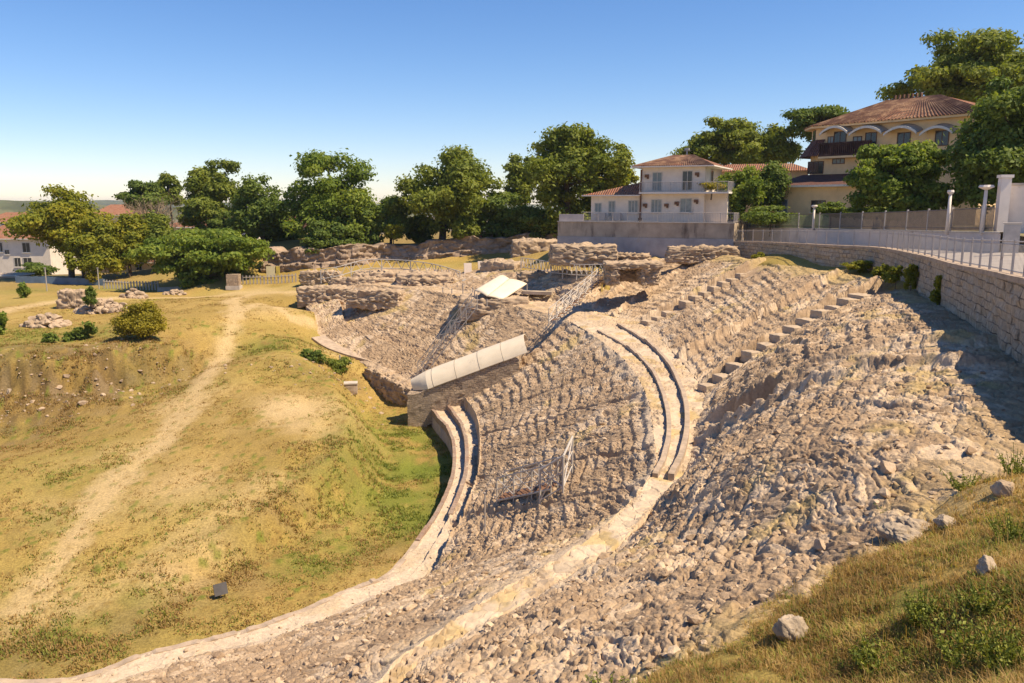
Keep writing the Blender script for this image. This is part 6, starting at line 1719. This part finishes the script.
for k, (px0, py0, px1, py1, d, lab) in enumerate(((905, 262, 918, 292, 43.2, 'leafy green shrub growing at the foot of the retaining wall, the tallest one'), (886, 264, 906, 287, 45.5, 'wide green shrub at the foot of the retaining wall, left of the tallest one'), (874, 262, 890, 280, 50, 'low green weeds at the foot of the retaining wall, near its bend'), (933, 276, 947, 308, 37.2, 'narrow climbing shrub on the retaining wall right of the tallest shrub'), (846, 260, 876, 272, 57, 'low row of weeds along the foot of the far retaining wall'), (753, 253, 766, 261, 73, 'small tuft of weeds at the foot of the retaining wall, farthest along'))):
    bush(lab, (px0, py0, px1, py1), d, 'yellow', 70 + k, 2200, .10, None, name='wall_shrub', cat='shrub', group='shrubs along the foot of the retaining wall', npuff=20, shape=.8)
# bare tree
def bare_tree():
    c = at(153, 225, d=126); zb = gz(c[0], 126); th = thing('bare_tree', 'leafless grey-brown bushy tree above the wide round green tree', 'tree', (c[0], 126, zb), group='trees around the ruins')
    mb, tw = MB(), MB(); r2 = random.Random(5); top = at(153, 197, d=126)[2] - zb
    mb.tube((0, 0, -.5), (0, 0, top * .5), .3, .2, 7)
    for i in range(90):
        a = r2.uniform(0, 6.28); s = Vector((0, 0, top * r2.uniform(.3, .55))); e = Vector((math.cos(a) * r2.uniform(1, 5.5), math.sin(a) * r2.uniform(1, 4), top * r2.uniform(.62, 1.0)))
        m_ = s.lerp(e, .5) + Vector((0, 0, .4)); mb.tube(s, m_, .08, .05, 4, False); mb.tube(m_, e, .05, .02, 4, False)
        for k in range(7):
            q = m_.lerp(e, r2.uniform(.1, 1)); tw.tube(q, q + Vector((r2.uniform(-.9, .9), r2.uniform(-.9, .9), r2.uniform(.2, 1.1))), .028, .012, 3, False)
    mb.build('branches', M['twig'], th); tw.build('twigs', M['twig'], th)
bare_tree()

# ------------------------------------------------------------------ grass
def blades(name, P, H, W_, bend, lean, rn, m, label, nb=1):
    n = len(P); r2 = np.random.default_rng(len(P))
    a = r2.uniform(0, 2 * np.pi, n); d = np.stack([np.cos(a), np.sin(a), 0 * a], 1); s = np.stack([-np.sin(a), np.cos(a), 0 * a], 1)
    up = np.array([0, 0, 1.0])
    b0, b1 = P - s * W_[:, None] / 2, P + s * W_[:, None] / 2
    mid = P + up * (H * .6)[:, None] + d * (bend * H * .35)[:, None]
    tip = P + up * (H * (1 - .3 * bend))[:, None] + d * (bend * H)[:, None]
    m0, m1 = mid - s * W_[:, None] * .35, mid + s * W_[:, None] * .35
    V = np.stack([b0, b1, m1, m0, tip], 1).reshape(-1, 3); i = np.arange(n)[:, None] * 5
    F4 = (i + np.array([[0, 1, 2, 3]])); F3 = i + np.array([[3, 2, 4]])
    me = bpy.data.meshes.new(name); me.vertices.add(len(V)); me.vertices.foreach_set('co', V.astype(np.float32).ravel())
    lv = np.concatenate([F4.ravel(), F3.ravel()]).astype(np.int32); me.loops.add(len(lv)); me.loops.foreach_set('vertex_index', lv)
    me.polygons.add(2 * n); ls = np.concatenate([np.arange(n) * 4, n * 4 + np.arange(n) * 3]).astype(np.int32); lt = np.concatenate([np.full(n, 4), np.full(n, 3)]).astype(np.int32)
    me.polygons.foreach_set('loop_start', ls); me.polygons.foreach_set('loop_total', lt); me.update(calc_edges=True)
    attr(me, 'rnd', np.concatenate([rn, rn]), 'FLOAT', 'FACE')
    o = link(name, me, m); tag(o, label, 'grass', kind='stuff'); return o
from mathutils import kdtree as _kd
def outside_rim(X, Y):
    R_ = PR[:, :2]; O_ = PO[:, :2]; out = np.zeros(len(X), bool)
    for s in range(0, len(X), 20000):
        x, y = X[s:s + 20000], Y[s:s + 20000]
        i = np.argmin((x[:, None] - R_[None, ::4, 0]) ** 2 + (y[:, None] - R_[None, ::4, 1]) ** 2, 1) * 4
        nv = R_[i] - O_[i]; nv /= np.linalg.norm(nv, axis=1)[:, None]
        out[s:s + 20000] = ((x - R_[i, 0]) * nv[:, 0] + (y - R_[i, 1]) * nv[:, 1]) > -.15 - .7 * (fbm(x, y, 990, 2) - .5)
    return out
def fore_grass():
    n = 150000
    # tufts scattered in the strip between the rubble's rim and the retaining wall
    th = rng.uniform(R(-12), R(44), n); dd = 4.5 + 22 * rng.uniform(0, 1, n) ** 1.7
    X, Y = dd * np.sin(th), dd * np.cos(th)
    k = outside_rim(X, Y); X, Y = X[k], Y[k]
    wx = np.interp(Y, WP[:60, 1], WP[:60, 0]); k = X < wx - .05; X, Y = X[k], Y[k]
    dens = fbm(X / .9, Y / .9, 1001, 3); g_ = ground_masks(X, Y); gm = np.clip(g_[1] + .35 * (g_[4] - .5), 0, 1)
    k = (rng.uniform(0, 1, len(X)) < sstep(.22, .46, dens) * (1 - .85 * g_[0]) * (.35 + .65 * (np.hypot(X, Y) < 14))); X, Y, gm, dens = X[k], Y[k], gm[k], dens[k]
    Z = ground_z(X, Y)
    for nm, leaf, sel, hh, lab in (('dry_grass', 'dry', rng.uniform(0, 1, len(X)) > gm * .5, .085, 'dry straw-coloured grass on the near rim'), ('green_grass', 'weed', rng.uniform(0, 1, len(X)) < gm * .55, .10, 'green grass growing among the dry grass on the near rim')):
        x, y, z, de = X[sel], Y[sel], Z[sel], dens[sel]; nb = 7
        P = np.repeat(np.stack([x, y, z], 1), nb, 0); P[:, :2] += rng.normal(0, .035, (len(P), 2)); P[:, 2] -= .02
        H = np.repeat(hh * (.5 + 1.0 * de), nb) * rng.uniform(.5, 1.5, len(P))
        blades(nm, P, H, rng.uniform(.006, .013, len(P)), rng.uniform(.2, 1.1, len(P)), 0, np.clip(np.repeat(1.5 * (fbm(x / .45, y / .45, 1021, 3) - .22) + rng.uniform(-.1, .2, len(x)), nb) + rng.uniform(-.15, .3, len(P)), 0, 1), LEAF[leaf], lab)
    k = rng.uniform(0, 1, len(X)) < .03; x, y, z = X[k], Y[k], Z[k]; P = np.repeat(np.stack([x, y, z], 1), 3, 0); P[:, :2] += rng.normal(0, .02, (len(P), 2))
    blades('dry_stalks', P, rng.uniform(.16, .38, len(P)), rng.uniform(.005, .009, len(P)), rng.uniform(.1, .6, len(P)), 0, rng.uniform(.3, 1, len(P)), LEAF['dry'], 'thin taller dry grass stalks standing above the near grass')
fore_grass()
def field_grass():
    n = 150000
    th = rng.uniform(R(-36), R(-1), n); dd = rng.uniform(27, 100, n) ; X, Y = dd * np.sin(th), dd * np.cos(th)
    E_ = catmull(CE, np.linspace(0, 21, 700)); T_ = np.gradient(E_[:, :2], axis=0); N_ = np.c_[-T_[:, 1], T_[:, 0]]
    ins = np.zeros(n, bool)
    for s in range(0, n, 20000):
        x, y = X[s:s + 20000], Y[s:s + 20000]; i = np.argmin((x[:, None] - E_[None, :, 0]) ** 2 + (y[:, None] - E_[None, :, 1]) ** 2, 1)
        B = catmull(CI, i / 699 * 21)[:, :2]; ins[s:s + 20000] = ((x - E_[i, 0]) * (B[:, 0] - E_[i, 0]) + (y - E_[i, 1]) * (B[:, 1] - E_[i, 1])) < -.15
    X, Y = X[ins], Y[ins]
    dirt, green, brown, n1, n2, n3 = ground_masks(X, Y)
    cl = fbm(X / 1.4, Y / 1.4, 1011, 3)
    k = rng.uniform(0, 1, len(X)) < (1 - dirt) * (.26 + .65 * np.maximum(np.clip(green - .25, 0, 1), .95 * brown)) * sstep(.32, .6, cl); X, Y, green, brown, cl = X[k], Y[k], green[k], brown[k], cl[k]
    Z = ground_z(X, Y)
    for nm, leaf, sel, lab in (('field_dry_grass', 'dry', rng.uniform(0, 1, len(X)) > green * 1.05, 'dry brown grass tufts on the arena fill and its banks'), ('field_green_grass', 'weed', rng.uniform(0, 1, len(X)) < green, 'green grass tufts on the arena floor and banks')):
        x, y, z = X[sel], Y[sel], Z[sel]; nb = 6
        P = np.repeat(np.stack([x, y, z], 1), nb, 0); P[:, :2] += rng.normal(0, .10, (len(P), 2)); P[:, 2] -= .03
        H = np.repeat(.05 + .20 * cl[sel] * np.clip(.4 + np.maximum(green, brown)[sel], 0, 1), nb) * rng.uniform(.4, 1.3, len(P))
        blades(nm, P, H, rng.uniform(.03, .06, len(P)), rng.uniform(.2, 1.0, len(P)), 0, np.clip(np.repeat(rng.uniform(0, .7, len(x)), nb) + rng.uniform(0, .3, len(P)), 0, 1) * (0.75 if leaf == 'dry' else 1), LEAF[leaf], lab)
field_grass()
# tall weeds near the camera and here and there on the rows
def weed(label, px, py, zg, h, seed, n=26, leaf='weed', spread=.25, lf=.034, group='tall weeds on the near rim'):
    q = at(px, py, zg); z = gz(q[0], q[1]) if zg > 12 else zg
    r2 = np.random.default_rng(seed); st = MB(); PP, NN, SS = [], [], []
    for i in range(n):
        a = r2.uniform(0, 6.28); rr = spread * r2.uniform(0, 1) ** .5; b = Vector((rr * math.cos(a) * .5, rr * math.sin(a) * .5, -.05)); t = Vector((rr * math.cos(a) * 1.5, rr * math.sin(a) * 1.5, h * r2.uniform(.45, 1.0)))
        st.tube(b, t, .006, .003, 4, False)
        k = int(16 + 12 * r2.uniform())
        for j in range(k):
            u = r2.uniform(.15, 1); p = b.lerp(t, u); PP.append((p.x + r2.normal() * .02, p.y + r2.normal() * .02, p.z)); NN.append(r2.normal(size=3) + [0, 0, .6]); SS.append(lf * r2.uniform(.5, 1.3) * (1.15 - .6 * u))
    th = thing('weed', label, 'weed', (q[0], q[1], z), group=group)
    st.build('stems', LEAF[leaf], th)
    V, Fq = leaf_quads(np.array(PP), np.array(NN), np.array(SS), r2); me = np_mesh('leaves', V, Fq, 4, False); attr(me, 'rnd', r2.uniform(0, 1, len(Fq)), 'FLOAT', 'FACE'); link('leaves', me, LEAF[leaf], th)
for k, (px, py, zg, h, n, sp, lab) in enumerate((
        (604, 674, 12.1, .26, 40, .26, 'bushy green weed at the bottom edge where rubble meets grass'),
        (922, 652, 13.1, .42, 30, .22, 'upright green weed at the bottom right, left of the densest clump'),
        (968, 672, 13.5, .48, 46, .30, 'densest clump of tall green weeds at the bottom right'),
        (1012, 662, 13.9, .45, 36, .25, 'tall green weeds at the bottom right corner'),
        (880, 680, 13.0, .30, 30, .25, 'low green weeds at the bottom edge under the upright weed'),
        (1015, 535, 13.7, .40, 34, .30, 'green weeds at the right edge above the rounded rock'),
        (965, 482, 13.2, .34, 34, .30, 'pale green weeds on the rim left of the brown stone'),
        (1018, 465, 13.5, .55, 24, .25, 'thin tall weeds at the right edge in the wall shadow'),
        (898, 497, 12.9, .28, 26, .28, 'small green weeds above the bedrock slabs'),
        (985, 618, 13.7, .32, 28, .22, 'loose green weeds below the rounded rock'))):
    weed(lab, px, py, zg, h, 300 + k, n, 'weed', sp)

def bank_stones():
    n = 420; vs0, fs0 = ICO; VV, FF = [], []; b = 0; r2 = np.random.default_rng(77)
    spots = [at(*q) for q in ((10, 388, 4.6), (60, 384, 4.6), (110, 376, 5.0), (155, 364, 5.2), (35, 395, 4.0), (85, 372, 5.6), (310, 372, 4.6), (345, 378, 3.0))]
    for i in range(n):
        p = spots[r2.integers(0, len(spots))]; x, y = p[0] + r2.normal() * 2.6, p[1] + r2.normal() * 1.2; s = min(.36, .04 + r2.exponential(.055)); v = vs0.copy()
        for _ in range(5):
            nn = r2.normal(size=3); nn /= np.linalg.norm(nn); v = v - np.outer(np.maximum(v @ nn - r2.uniform(.35, .7), 0), nn)
        Rm = np.array(Matrix.Rotation(r2.uniform(0, 6.28), 3, 'Z') @ Matrix.Rotation(r2.uniform(-.8, .8), 3, 'X')); VV.append((v * [1.2, .9, .7]) * s @ Rm.T + [x, y, gz(x, y) + s * .1]); FF.append(fs0 + b); b += len(vs0)
    o = link('bank_stones', np_mesh('bank_stones', np.concatenate(VV), np.concatenate(FF), 3, False), M['ruin_stone']); tag(o, 'brown stones sticking out of the eroded grass banks', 'rubble', kind='stuff')
bank_stones()
